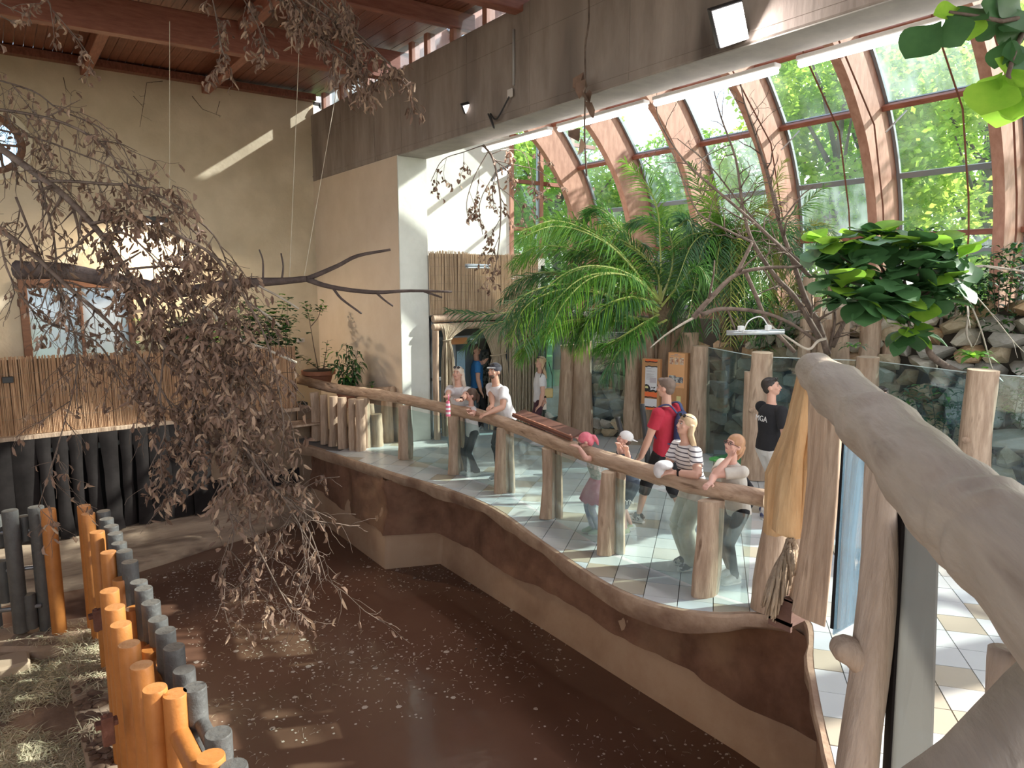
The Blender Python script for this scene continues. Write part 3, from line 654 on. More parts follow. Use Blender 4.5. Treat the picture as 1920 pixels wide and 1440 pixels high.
pane([at(1692,960,2.12),at(1756,1040,1.9),at(1742,1500,1.9),at(1660,1500,2.12)], 'glass_pane', glass_mat('grey_glass', (.5,.54,.55), .88, (.34,.33,.31), (2,2,.5), refl=1.2, hmin=.8))
pane([at(1684,900,2.13),at(1694,920,2.1),at(1662,1520,2.1),at(1650,1520,2.13)], 'seal_strip', BLACK, .02)
pane([at(1580,800,3.28),at(1586,810,3.26),at(1563,1180,3.26),at(1556,1178,3.28)], 'seal_strip', BLACK, .02)
# timber post under ledge corner
tp = on_z(1530,1300,-1.0)
up_ = empty('timber_prop', (tp.x,tp.y,-2.2), 0, 'slim orange brown timber prop under the ledge corner', 'post')
MB().box((-.035,-.05,0),(.035,.05,2.02)).build('timber', mat('prop_wood', (.40,.20,.09), .6, (.5,.27,.13), 4, (6,6,.5)), up_, bevel=.005)
# ================================================================ FAR SIDE: door recess, reed screens, rope curtains
REED = mat('reed_canes', (.36,.20,.11), .75, (.60,.40,.25), 3, (14,14,.8), bump=.2, col3=(.20,.11,.06), scale3=2.5, c3=(.55,.75))
REED_P = mat('reed_canes_pale', (.42,.30,.19), .75, (.62,.48,.33), 3, (14,14,.8), bump=.2)
def reeds(name, label, a, b, z0f, z1f, step, r, m, wires=4, seed=0):
    a = Vector(a); b = Vector(b); L = (b-a).length; d = (b-a)/L; nn = Vector((d.y,-d.x,0)); rnd = random.Random(seed)
    root = empty(name, (a.x,a.y,0), 0, label, 'screen')
    mb = MB(); k = 0; s = 0
    while s < L:
        t = s/L; z0 = z0f(t); z1 = z1f(t)+rnd.uniform(-.012,.02); rr = r*rnd.uniform(.7,1.25); o = d*s + nn*rnd.uniform(-.004,.006)
        lean = d*rnd.uniform(-.012,.012)
        base = [o+nn*rr*1.2, o-d*rr, o+d*rr]; top = [p+lean for p in base]
        mb.add([(p.x,p.y,z0) for p in base]+[(p.x,p.y,z1) for p in top], [(0,2,5,3),(1,0,3,4),(3,5,4)]); s += step*rnd.uniform(.8,1.2)
    tag(mb.build('reeds', m, root), kind='stuff')
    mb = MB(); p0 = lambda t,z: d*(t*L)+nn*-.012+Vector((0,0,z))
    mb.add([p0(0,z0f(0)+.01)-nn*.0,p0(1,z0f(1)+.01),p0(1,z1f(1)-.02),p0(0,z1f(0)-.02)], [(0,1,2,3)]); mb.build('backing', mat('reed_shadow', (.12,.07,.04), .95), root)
    for i in range(wires):
        f = (i+.7)/(wires+.4); mb = MB(); mb.tube([d*(t*L)+nn*(r*1.3)+Vector((0,0,lerp(z0f(t),z1f(t),f))) for t in (0,.25,.5,.75,1)], .0022, 4); mb.build('wire', mat('wire', (.30,.24,.18), .6), root)
    return root
reeds('reed_screen', 'wide tan reed screen hanging along the front of the plant balcony', (-1.6,13.66,0), (4.72,13.66,0), lambda t: .66-.03*t, lambda t: 1.90-.12*max(0,t-.6), .021, .010, REED, 3, 1)
reeds('reed_screen', 'pale reed screen high above the door with rope curtains', (6.84,12.02,0), (9.5,12.02,0), lambda t: 2.46, lambda t: 3.66+.03*math.sin(t*9), .020, .0095, REED_P, 7, 2)
reeds('reed_screen', 'short dark red reed end panel beside the plant pot steps', (4.70,13.62,0), (4.86,14.3,0), lambda t: .3, lambda t: 1.55, .021, .010, REED, 2, 3)
lb = empty('wooden_strip', (0,13.62,.62), 0, 'long weathered board under the reed screen of the balcony', 'board')
MB().box((-1.7,-.03,-.05),(4.75,.03,.02)).build('board', LOG, lb, bevel=.004)
MB().box((4.0,-.5,-.28),(5.0,.04,-.24)).build('shelf_board', LOG, lb, bevel=.004)
# black rubber curtain strips and dark panels under the balcony
rc_ = empty('rubber_curtain', (1,13.6,-1.1), 0, 'black rubber strip curtain below the reed screen', 'curtain')
rnd = random.Random(8)
x = -1.6; k=0
while x < 2.9:
    wd = .34 if not (.35<x<1.9) else rnd.uniform(.2,.3); mb = MB(); N_=7; vs=[]
    dy = rnd.uniform(-.05,.05); tw = rnd.uniform(-.3,.3) if .3<x<2 else 0
    for i in range(N_+1):
        t=i/N_; cx=x+wd/2+rnd.uniform(-.01,.01); hw=wd/2*(1-.25*math.sin(t*PI)*(abs(tw)>0)); a_=tw*t
        for s_ in (-1,-.3,.3,1): vs.append((cx+s_*hw*math.cos(a_)-1, dy*t*2 - .05 - s_*hw*math.sin(a_) - .03*(abs(s_)<.5), .58+1.1-1.72*t))
    mb.add(vs, [(4*i+j,4*i+j+1,4*i+5+j,4*i+4+j) for i in range(N_) for j in range(3)]); mb.build('strip', BLACK, rc_, smooth=True)
    x += wd*.97; k+=1
MB().box((-2.7,.12,-.06),(2.0,.14,1.66)).build('opening_shade', mat('opening_shade_black', (.006,.006,.007), .95), rc_)  # near-black sheet painted as the unlit recess behind the strips
dp = empty('dark_panel', (3.7,13.72,-.9), 0, 'matt black panel strip low on the dark wall beside the curtain', 'panel')
MB().box((-.8,-.03,-.0),(1.02,.0,.30)).build('panel', BLACK, dp)
st_ = empty('steps', (5.0,13.9,0), 0, 'small dark green steps up to the plant balcony beside the log rail end', 'steps')
for k in range(3): MB().box((-.25+.0*k,.12+.25*k,0),(.25,.12+.25*(k+1),.19*(k+1))).build('step', mat('step_green', (.06,.08,.07), .8, (.12,.13,.11), 5), st_, bevel=.01)
# vestibule
vs_ = struct(empty('wall_vestibule'))
WV = mat('vestibule_wall', (.5,.48,.44), .9, (.56,.54,.5), 2)
MB().box((6.84,12.06,2.44),(9.7,12.14,3.6)).build('header', WV, vs_)
MB().box((6.84,12.14,3.45),(9.7,16.3,3.6)).build('roof_slab', WV, vs_)
MB().box((6.84,14.2,0),(9.7,14.3,3.45)).build('rear_wall', WV, vs_)
MB().box((9.6,12.06,0),(9.7,16.3,3.45)).build('side_wall', mat('dark_wall', (.09,.075,.06), .9), vs_)
dv = Vector((0,0,0))
df = empty('door_1', (6.9,12.1,0)); struct(df)
mb = MB()
for a,b in (((0,0,0),(.09,.08,2.4)),((.42,0,0),(.50,.08,2.4)),((0,0,2.32),(1.9,.08,2.4)),((0,0,1.15),(.45,.07,1.22)),((0,0,0),(.45,.07,.1)),((1.86,0,0),(1.94,.08,2.4)),((0,0,1.95),(1.9,.06,2.02))): mb.box(a,b)
mb.build('door_frame', ALU, df, bevel=.006)
MB().box((.09,.03,.1),(.42,.04,2.3)).build('pane', glass_mat('door_glass', (.8,.9,.95), .15), df)
MB().box((1.25,.02,.0),(1.75,.05,.55)).build('door_sill', ALU, df)
dl = empty('door_2', (7.42,12.15,0), math.radians(18)); struct(dl)
mb = MB()
for a,b in (((0,0,0),(.09,.05,2.0)),((.72,0,0),(.81,.05,2.0)),((0,0,1.9),(.81,.05,2.0)),((0,0,0),(.81,.05,.14)),((0,0,.85),(.81,.05,.93))): mb.box(a,b)
mb.build('leaf_frame', ALU, dl, bevel=.006)
MB().box((.09,.02,.14),(.72,.03,1.9)).build('pane', glass_mat('door_glass', (1,1,1)), dl)
MB().box((.60,-.02,1.28),(.70,.0,1.36)).build('sticker', BLACK, dl)
MB().box((.62,-.023,1.30),(.68,-.02,1.34)).build('sticker_mark', mat('sticker_white', (.8,.8,.8), .6), dl)
MB().box((.16,.035,1.0),(.42,.04,1.7)).build('notice', mat('sticker_white', (.8,.8,.8), .6), dl)
MB().beam((.75,-.05,1.0),(.75,-.05,1.25),.03,.03,(0,1,0)).build('handle', DARKMETAL, dl)
ob = empty('lintel_board', tuple(on_y(853,640,12.12)), 0, 'orange brown board over the glass door', 'board')
MB().box((-.17,-.02,-.06),(.28,.02,.07)).build('board', mat('orange_board', (.50,.23,.09), .6), ob)
pic = empty('picture', tuple(on_y(914,690,14.1)), 0, 'framed grey leaf print on the wall inside the doorway', 'picture')
MB().box((-.22,-.02,-.45),(.22,.02,.45)).build('frame', ALU, pic, bevel=.01); MB().box((-.17,-.03,-.4),(.17,-.021,.4)).build('print', mat('leaf_print', (.1,.13,.12), .7, (.55,.58,.55), 14, contrast=(.45,.55)), pic)
# lintel logs and rope curtains
ll = empty('lintel_log', (6.84,11.93,2.36), 0, 'pair of pale peeled logs holding the rope curtains above the door', 'log')
for z in (0.03,-.13): 
    mb = MB(); mb.tube([(0,0,z),(1,0,z+.01),(2.4,0,z)], .07, 10, jit=.1); finish_log(mb.build('log', [LOG,LOGEND], ll, smooth=True))
mb = MB(); mb.tube([(.06,0,-2.35),(.05,0,-1.2),(.06,0,-.2)], .065, 10, jit=.1); finish_log(mb.build('jamb_log', [LOG,LOGEND], ll, smooth=True))
ROPE = mat('rope_pale', (.36,.29,.20), .85, (.50,.42,.31), 6, (4,4,1), bump=.3)
def rope_curtain(label, top, gather, bot, n_, seed, gz=1.98, y=11.88):
    rnd = random.Random(seed); root = empty('rope_curtain', ((bot[0]+bot[1])/2, y, 0), 0, label, 'curtain'); mb = MB(); mb2 = MB()
    for k in range(n_):
        t = (k+.5)/n_; tx = lerp(top[0],top[1],t); gx = gather[0]+(t-.5)*gather[1]; bxx = lerp(bot[0],bot[1],t)+rnd.uniform(-.02,.02); dy = rnd.uniform(-.06,.06)
        pts = [(tx,0,2.28),(lerp(tx,gx,.5),dy*.3-.02,lerp(2.28,gz,.4)),(gx,dy*.5,gz),(lerp(gx,bxx,.45),dy,gz-.25),(bxx,dy,gz-.8),(bxx+rnd.uniform(-.01,.01),dy,.06)]
        mb.tube([Vector(p)-Vector((root.location.x,0,0)) for p in rail_path(pts,3)], .011, 4, cap=False)
    tag(mb.build('ropes', ROPE, root, smooth=True), kind='stuff')
    gx = gather[0]-root.location.x; mb = MB(); mb.tube([(gx+ .09*math.cos(a)*(gather[1]/.14), .07*math.sin(a), gz+.02*math.cos(a)) for a in [i*PI/8 for i in range(17)]], .014, 6, cap=False); mb.build('tie', ROPE, root, smooth=True)
    return root
rope_curtain('gathered rope curtain tied back at the left side of the doorway', (6.95,7.75), (7.13,.14), (7.02,7.28), 44, 1)
rope_curtain('rope curtain on the right of the doorway pulled aside by the man in blue', (7.8,8.75), (8.35,.3), (8.12,8.6), 50, 2, gz=1.62)
rnd = random.Random(5); root = empty('rope_curtain', (9.0,11.75,0), 0, 'long straight hanging rope curtain behind the woman with the yellow bag', 'curtain'); mb = MB()
for k in range(70):
    x = lerp(8.55,9.45,k/70)-9; dy = rnd.uniform(-.06,.06)+.06*math.sin(k*.9); mb.tube([(x,dy,2.5),(x+rnd.uniform(-.01,.01),dy,1.2),(x+rnd.uniform(-.015,.015),dy,.05)], .013, 4, cap=False)
tag(mb.build('ropes', ROPE, root, smooth=True), kind='stuff')

# ================================================================ ENCLOSURES: log posts, glass, rocks
def log_thing(px, top, base_D, r, label, seed, group=None, zb=0, lean=None, m=None, name='log_post'):
    c = at(px, 533, base_D); z = 3.05+(533-top)/1338*base_D
    o = link(name, log_mesh(z-zb, r, seed=seed, flare=.10, m=m, knot=(z*.55,3.4,.05) if seed%3==0 else None), None, (c.x,c.y,zb), lean or (0,0,seed))
    finish_log(o); return tag(o, label, 'post', group)
log_thing(1066, 648, 14.2, .17, 'peeled log post left of the two posts below the palm fronds', 1)
log_thing(1096, 640, 14.0, .18, 'knotty peeled log post right of the two posts below the palm fronds', 3)
CL = [(1191,640,13.7,.15),(1215,600,13.9,.16),(1235,597,14.0,.12),(1251,563,13.8,.13),(1272,608,13.8,.14),(1295,624,13.3,.19),(1320,650,12.6,.17)]
cr = empty('log_palisade', (9.9,9.0,0), 0, 'stepped cluster of peeled logs carrying the two info signs', 'palisade')
for k,(px,tp_,D,r) in enumerate(CL):
    c = at(px,533,D); z = 3.05+(533-tp_)/1338*D; q = Vector((c.x,c.y,0))-cr.location; finish_log(link('log', log_mesh(z, r, seed=200+k, flare=.08), cr, q, (0,0,k)))
log_thing(1434, 662, 10.8, .165, 'peeled log glass post behind the young man in black', 6)
log_thing(1641, 671, 10.2, .165, 'peeled log glass post rising just behind the big handrail', 8)
log_thing(1858, 696, 8.7, .175, 'thick peeled log glass post at the right side', 12)
log_thing(1418, 700, 10.9, .10, 'thin pale log beside the glass post near the young man', 14)
EG = [glass_mat('enclosure_glass', (.72,.84,.87), .07, (.35,.5,.6), (1,1,1), refl=1.5)]
eg = struct(empty('window_6')); EP = [at(1104,533,14.0), at(1183,533,13.8)]
def epane(a, b, z1=1.93, z0=.0):
    a = Vector((a.x,a.y,0)); b = Vector((b.x,b.y,0)); d=(b-a).normalized(); nn = Vector((d.y,-d.x,0))
    MB().obox((a+b)/2+Vector((0,0,(z0+z1)/2)), (b-a)/2, nn*.006, Vector((0,0,(z1-z0)/2))).build('pane', EG[0], eg)
    MB().obox((a+b)/2+Vector((0,0,z1+.004)), (b-a)/2, nn*.008, Vector((0,0,.005))).build('pane_edge', mat('glass_edge', (.55,.66,.66), .3), eg)
epane(at(1104,533,14.1), at(1183,533,13.9), 2.1); epane(at(1332,533,12.5), at(1424,533,10.9)); epane(at(1446,533,10.8), at(1630,533,10.3)); epane(at(1653,533,10.2), at(1845,533,8.8)); epane(at(1874,533,8.7), at(2100,533,8.0))
epane(at(1010,533,14.7), at(1060,533,14.3), 2.1)
# stones
rnd = random.Random(21); ST = []
SM = [mat('stone_tan', (.40,.31,.20), .85, (.52,.43,.30), 4, bump=.5), mat('stone_grey', (.32,.30,.26), .85, (.44,.41,.36), 4, bump=.5), mat('stone_rust', (.42,.25,.13), .85, (.50,.36,.22), 4, bump=.5), mat('stone_pale', (.50,.45,.36), .85, (.58,.53,.44), 4, bump=.5)]
for k in range(10):
    bm = bmesh.new()
    for i in range(15):
        v = Vector((rnd.uniform(-1,1),rnd.uniform(-1,1),rnd.uniform(-1,1))); v = v.normalized()*rnd.uniform(.85,1.05); v = Vector((max(-.78,min(.78,v.x)), max(-.8,min(.8,v.y)), max(-.72,min(.72,v.z))))
        bm.verts.new(v)
    r_ = bmesh.ops.convex_hull(bm, input=bm.verts); 
    for v in [v for v in bm.verts if not v.link_faces]: bm.verts.remove(v)
    for j in range(4):
        if j==0: bms=bm
        me = bpy.data.meshes.new('stone'); bm.to_mesh(me); me.materials.append(SM[j]); ST.append(me)
    bm.free()
def rock_wall(name, label, P, ztop, sz, seed, zb=0, depth=.25):
    rnd = random.Random(seed); P = [Vector((a,b,0)) for a,b in P]; root = empty(name, P[len(P)//2], 0, label, 'wall'); O = root.location
    L = [0]
    for a,b in zip(P,P[1:]): L.append(L[-1]+(b-a).length)
    def pos(s):
        for i in range(len(P)-1):
            if s <= L[i+1] or i == len(P)-2:
                t = (s-L[i])/(L[i+1]-L[i]); d=(P[i+1]-P[i]).normalized(); return P[i].lerp(P[i+1],t), d
    z = zb; row = 0; cnt = 0; stuff = MB()
    while True:
        h = sz*rnd.uniform(.55,.85); s = -rnd.uniform(0,sz); any_=False
        while s < L[-1]:
            wd = sz*rnd.uniform(.8,1.6); c,d = pos(max(0,min(L[-1],s+wd/2))); nn = Vector((d.y,-d.x,0))
            if z + h*.5 < ztop(max(0,min(1,(s+wd/2)/L[-1]))):
                any_=True; q = c - nn*0 + nn*rnd.uniform(-.05,.06) + Vector((0,0,z+h/2+rnd.uniform(-.03,.03))) - nn*(z*.06)
                if cnt < 297:
                    o = link('stone', rnd.choice(ST), root, q-O, (rnd.uniform(-.25,.25),rnd.uniform(-.3,.3),math.atan2(d.y,d.x)+rnd.uniform(-.2,.2)), (wd*.66,depth,h*.78)); cnt+=1
            s += wd*.98
        z += h*.92; row += 1
        if not any_: break
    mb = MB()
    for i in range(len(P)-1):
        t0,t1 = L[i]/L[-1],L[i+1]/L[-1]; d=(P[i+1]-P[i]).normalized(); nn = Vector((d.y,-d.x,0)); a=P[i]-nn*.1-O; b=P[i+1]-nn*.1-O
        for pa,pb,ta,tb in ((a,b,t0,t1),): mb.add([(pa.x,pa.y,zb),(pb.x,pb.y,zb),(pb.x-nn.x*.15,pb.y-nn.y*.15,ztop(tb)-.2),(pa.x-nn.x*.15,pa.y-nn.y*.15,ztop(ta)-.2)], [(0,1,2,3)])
    mb.build('gap_shadow', mat('gap_shadow_dark', (.055,.045,.035), .95), root); return root  # dark sheet behind the stones, painted as shade in the gaps
rock_wall('rock_wall', 'tall dry stone wall behind the enclosure glass under the fiddle fig', [(12.1,.6),(12.5,3.0),(12.35,5.2),(12.0,6.6),(12.0,8.6)][::-1], lambda t: 2.35+.55*min(1,t*1.6)+.12*math.sin(t*19), .42, 3, depth=.28)
rock_wall('rock_wall', 'small dry stone wall in the dark enclosure beside the info signs', [(10.9,11.6),(11.5,10.5),(11.8,9.0)], lambda t: 1.5+.35*t+.1*math.sin(t*15), .40, 5, depth=.25)
rock_wall('stone_kerb', 'low kerb of stones at the foot of the enclosure posts', [(9.25,11.4),(9.75,10.7),(9.85,10.0)], lambda t: .34, .24, 6, depth=.14)
struct(MB().box((10.2,12.0,0),(12.5,12.1,2.5)).build('wall_enclosure', mat('dark_wall', (.09,.075,.06), .9)))  # walls added and coloured dark to stand for the unlit enclosure interior
MBd = MB(); MBd.box((12.6,8.8,0),(12.7,12.05,2.3)); struct(MBd.build('wall_enclosure_rear', mat('dark_wall', (0,0,0))))
# palisade behind the glass on the right
pr_ = empty('log_palisade', (11.6,5.9,0), 0, 'row of old leaning logs standing behind the big handrail end', 'palisade')
for k,(xa,xb,tp_,D,ln) in enumerate(((1505,1527,519,12.4,0),(1527,1544,557,12.5,0),(1553,1572,515,12.8,0),(1581,1612,569,12.2,.13),(1619,1657,585,12.0,0),(1640,1680,560,12.4,0),(1662,1692,611,12.0,0),(1545,1570,600,12.2,.05))):
    c = at((xa+xb)/2,533,D); z = 3.05+(533-tp_)/1338*D; finish_log(link('log', log_mesh(z, (xb-xa)/2/1338*D*1.05, seed=300+k), pr_, Vector((c.x,c.y,0))-pr_.location, (-ln*.3,ln,k)))
# mat added in enclosure, the green glow in the glass put into its colour
tg = empty('glow_mat', (10.6,6.8,0), 0, 'added green turf mat behind the enclosure glass', 'mat')
MB().box((-.7,-.8,0),(.8,.9,.05)).build('mat', mat('glow', (.10,.50,.12), .9, (.2,.65,.2), 12, bump=.5), tg, bevel=.01)
# ---------------- info signs
CORK = mat('sign_wood', (.48,.24,.10), .6, (.56,.30,.14), 4, (4,4,.6)); WHT = mat('sign_white', (.72,.70,.72), .7); INK = mat('sign_ink', (.03,.025,.025), .7); ORG = mat('sign_orange', (.85,.17,.05), .7); SALM = mat('sign_salmon', (.78,.42,.20), .7); YEL = mat('sign_yellow', (.72,.66,.30), .7); INKG = mat('sign_ink_grey', (.35,.32,.33), .7)
def sign(name, label, q4, D0, D1, feats, depth=.10):
    A_,B_,C_ = at(*q4[0],D0), at(*q4[1],D1), None
    wdv = Vector(((B_-A_).x,(B_-A_).y,0)); W_ = wdv.length; d = wdv.normalized(); nn = Vector((d.y,-d.x,0)); H_ = (q4[2]-q4[0][1])/1338*D0*1.02
    rz_ = math.atan2(d.y,d.x); root = empty(name, (A_.x,A_.y,A_.z-H_), rz_, label, 'sign')
    MB().box((0,0,0),(W_,depth,H_)).build('board', CORK, root, bevel=.006)
    for nm,m_,polys in feats:
        for i,pl_ in enumerate(polys):
            k = len(pl_); y0 = -.004-.0006*feats.index((nm,m_,polys))
            MB().add([(u*W_,y0,(1-v)*H_) for u,v in pl_], [tuple(range(k))]).build(nm, m_, root)
    return root
def rct(u0,v0,u1,v1): return [(u0,v0),(u0,v1),(u1,v1),(u1,v0)]
def torn(u0,u1,v,amp,th_,seed=0):
    r=random.Random(seed); n_=8; top=[(lerp(u0,u1,i/n_), v+r.uniform(-amp,amp)) for i in range(n_+1)]; bt=[(u,vv+th_+r.uniform(-amp*.5,amp*.5)) for u,vv in reversed(top)]
    return (top+bt)[::-1]
txt = [rct(.26,.15+.013*i,.26+.5*((i*37)%10/10*.5+.5),.154+.013*i) for i in (0,2,3,6,7,10,11,12,13,14,15,16,17,18,19)]
sign('info_sign', 'tall narrow info sign with a white poster and torn orange edges', [(1204,672),(1238,675),768], 13.35, 13.15, [
  ('poster_band', ORG, [rct(.18,.01,.86,.05),rct(.2,.64,.88,.74),rct(.3,.94,.9,.985)]), ('poster', WHT, [rct(.2,.15,.86,.62),rct(.2,.77,.88,.93)]),
  ('torn_edge', INK, [torn(.18,.86,.045,.006,.02,1),torn(.2,.86,.135,.008,.02,2),torn(.2,.88,.60,.012,.035,3),torn(.2,.88,.735,.006,.02,4),torn(.2,.9,.92,.006,.022,5)]),
  ('text', INKG, txt), ('diagram', mat('sign_mauve', (.52,.46,.50), .7), [rct(.46,.36,.82,.46)]), ('animal_print', INK, [[(.2,.50),(.2,.60),(.52,.60),(.5,.55),(.42,.51),(.3,.49)],[(.56,.535),(.56,.55),(.6,.57),(.64,.545)],[(.68,.54),(.66,.56),(.72,.57),(.80,.535)]]),
  ('animal_shade', YEL, [[(.22,.53),(.22,.57),(.4,.57),(.36,.53)]])])
sign('info_sign', 'wider brown info sign with small animal photos high on the logs', [(1253,660),(1290,664),790], 13.2, 12.95, [
  ('poster', SALM, [rct(.03,.01,.86,.50)]), ('photo', mat('sign_photo', (.42,.18,.12), .7, (.75,.66,.50), 18, contrast=(.4,.6)), [rct(.09,.07,.29,.17),rct(.34,.07,.54,.17),rct(.60,.07,.80,.17)]),
  ('photo_grey', mat('sign_photo_grey', (.10,.10,.12), .7, (.6,.62,.6), 14, contrast=(.45,.6)), [rct(.07,.33,.42,.43),rct(.42,.345,.80,.43)]), ('text', INKG, [rct(.33,.025,.5,.035),rct(.15,.045,.68,.05),rct(.08,.455,.7,.46),rct(.08,.47,.6,.475)]),
  ('paper', YEL, [rct(.5,.62,.72,.71),rct(.5,.73,.72,.86)])])
for k,(a,b) in enumerate((((1158,782),(1174,850)),((1204,757),(1214,850)))):
    D = 11.6; A_ = at(*a,D); B_ = at(*b,D); B_.z = max(B_.z,.02)
    o = empty('barrier_pole', (B_.x,B_.y,0), 0, ['left leaning black pole','right black pole'][k]+' behind the small boy with the white cap', 'pole'); MB().tube([(0,0,0),B_-Vector((B_.x,B_.y,0)),A_-Vector((B_.x,B_.y,0))], .045, 10).build('pole', DARKMETAL, o, smooth=True)

# ================================================================ LAMPS
for k,(a,b) in enumerate((((906,267),(1032,235)),((1048,230),(1213,185)),((1228,178),(1460,108)),((1498,100),(1846,5)))):
    Xf = 6.95; A_ = on_x(*a,Xf); B_ = on_x(*b,Xf); z = 5.30
    o = empty('strip_light', (Xf,A_.y,z), 0, ['farthest, shortest looking','second farthest','second nearest','nearest, longest looking'][k]+' glowing strip light in the row under the concrete beam', 'lamp', 'row of strip lights under the concrete beam')
    l_ = B_.y-A_.y; MB().box((-.06,min(0,l_),.03),(.06,max(0,l_),.08)).build('housing', mat('lamp_housing', (.6,.58,.56), .5), o, bevel=.01)
    mb = MB(); mb.tube([(0,l_*.01,.0),(0,l_*.99,.0)], .045, 10, ex=.7); mb.build('diffuser', TUBE, o, smooth=True)
    ld = bpy.data.lights.new('strip_glow','AREA'); ld.shape='RECTANGLE'; ld.size=.1; ld.size_y=abs(l_)*.95; ld.energy=7*abs(l_); ld.color=(1,.95,.92)
    lo = bpy.data.objects.new('strip_glow', ld); COL.objects.link(lo); lo.parent=o; lo.location=(0,l_/2,-.06)
def flood(label, c3, D, energy, back):
    # housing axes from its surveyed corners (top left, top right, bottom left); the lower edge sits farther back, so the face looks down and out
    A_,B_,C_ = at(*c3[0],D), at(*c3[1],D*1.01), at(*c3[2],D*1.05); u = (B_-A_)/2; v = (C_-A_)/2; v = v-u*(v.dot(u)/u.length_squared)*.5; n_ = u.cross(v).normalized(); c = A_+u+v
    if n_.dot(EYE-c) < 0: n_ = -n_
    o = empty('flood_light', c, 0, label, 'lamp'); MB().obox(-n_*.035, u*1.08, v*1.06, n_*.028).build('housing', DARKMETAL, o, bevel=.006)
    for i in range(3): MB().obox(v*((i-1)*.667), u*.98, v*.31, n_*.006).build('led_panel', LAMP, o)
    mb = MB(); mb.tube([-n_*.05, -n_*.05+Vector(back)*.5, Vector(back)], .014, 6); mb.build('bracket', DARKMETAL, o)
    ld = bpy.data.lights.new('flood_glow','AREA'); ld.shape='RECTANGLE'; ld.size=u.length*2; ld.size_y=v.length*2; ld.energy=energy; ld.color=(1,.93,.90)
    lo = bpy.data.objects.new('flood_glow', ld); COL.objects.link(lo); lo.parent=o; lo.location=n_*.03; lo.rotation_euler=(-n_).to_track_quat('Z','Y').to_euler() if False else n_.to_track_quat('-Z','Y').to_euler()
    return o
flood('large bright three part flood light on the near part of the beam', ((1335,21),(1391,3),(1373,83)), 6.6, 12, (.35,.1,.05))
flood('small bright three part flood light halfway along the beam', ((868,199),(892,192),(904,235)), 10.9, 16, (.3,-.15,.1))
flood('flood light on the white wall behind dead twigs', ((932,325),(958,312),(936,335)), 16.2, 50, (0,.2,.1))
# wall wash lamp above the window
c = on_y(292,416,15.9); o = empty('wall_lamp', c, 0, 'bright downward wall lamp above the plant window', 'lamp')
MB().box((-.28,-.10,-.02),(.22,.22,.10)).build('housing', DARKMETAL, o, bevel=.02); MB().box((-.2,-.08,-.05),(.16,.14,-.022)).build('led_panel', LAMP, o)
ld = bpy.data.lights.new('wall_glow','AREA'); ld.size=.3; ld.energy=110; ld.color=(1,.80,.58); lo = bpy.data.objects.new('wall_glow', ld); COL.objects.link(lo); lo.parent=o; lo.location=(0,-.05,-.08); lo.rotation_euler=(math.radians(-12),math.radians(12),0)
# unlit fixtures
ff = empty('tube_fixture', at(896,498,13.4), 0, 'unlit grey tube fixture on the pale reed screen', 'lamp'); MB().box((-.27,-.05,-.03),(.27,.05,.03)).build('housing', ALU, ff, bevel=.015); MB().box((-.25,-.045,-.055),(.25,.045,-.03)).build('cover', mat('cover', (.5,.55,.58), .3), ff, bevel=.01)
A_,B_ = at(1362,624,9.4), at(1471,622,9.2); ff = empty('tube_fixture', (A_+B_)/2, 0, 'clear tube lamp hanging above the enclosure glass', 'lamp'); O=ff.location
mb = MB(); mb.tube([A_-O,B_-O], .035, 14); mb.build('tube', mat('clear_tube', (.55,.60,.62), .15, metal=.5), ff, smooth=True)
for t in (.25,.72): 
    c = A_.lerp(B_,t)-O; MB().box(c-Vector((.04,.03,-.02)), c+Vector((.04,.03,.09))).build('clamp', mat('white_clip', (.7,.72,.72), .5), ff, bevel=.008)
mb = MB(); c=A_.lerp(B_,.72)-O; mb.tube(rail_path([c+Vector((0,0,.08)), c+Vector((-.1,.05,.2)), c+Vector((-.28,.1,.15)), c+Vector((-.34,.14,.0))],5), .008, 6); mb.build('cable', mat('white_clip', (0,0,0)), ff, smooth=True)
# conduit, socket and loose cable on the beam
c = on_x(963,55,6.21); cb = empty('conduit', c, 0, 'grey cable conduit with a small white junction box on the beam', 'conduit'); c2 = on_x(963,160,6.21); c3 = on_x(958,175,6.2)
mb = MB(); mb.tube([(0,0,0),c2-c], .018, 8); mb.build('pipe', mat('pvc_grey', (.35,.34,.33), .6), cb, smooth=True)
d = c3-c; MB().box(d-Vector((.03,.06,.06)), d+Vector((.0,.06,.06))).build('junction_box', mat('box_white', (.6,.56,.52), .6), cb, bevel=.01)
mb = MB(); e = on_x(915,213,6.1)-c; mb.tube(rail_path([d-Vector((.03,0,.05)), d+Vector((-.04,.3,-.3)), d+Vector((-.05,.45,-.2)), d+Vector((-.05,.35,-.42)), e],6), .012, 6); mb.build('cable', DARKMETAL, cb, smooth=True)
c = at(603,203,16.4); o = empty('spot_lamp', c, 0, 'small dark spotlight at the corner under the roof', 'lamp'); mb = MB(); mb.tube([(-.1,-.25,0),(.12,-.1,-.05)], [.08,.13], 12); mb.build('head', DARKMETAL, o, smooth=True, sharp=40); MB().box((-.3,.0,.05),(.1,.05,.12)).build('arm', DARKMETAL, o)
c = on_y(564,638,16.28); o = empty('wall_socket', c, 0, 'white double wall socket beside the potted tree', 'socket'); MB().box((-.09,-.02,-.05),(.09,.02,.05)).build('plate', mat('box_white', (0,0,0)), o, bevel=.006); MB().box((-.05,-.024,-.025),(.05,-.02,.025)).build('switch', mat('pvc_grey', (0,0,0)), o)
c = on_y(14,712,13.62); o = empty('junction_box', c, 0, 'small dark box mounted on the reed screen at far left', 'box'); MB().box((-.07,-.05,-.05),(.08,.0,.05)).build('box', DARKMETAL, o, bevel=.008)
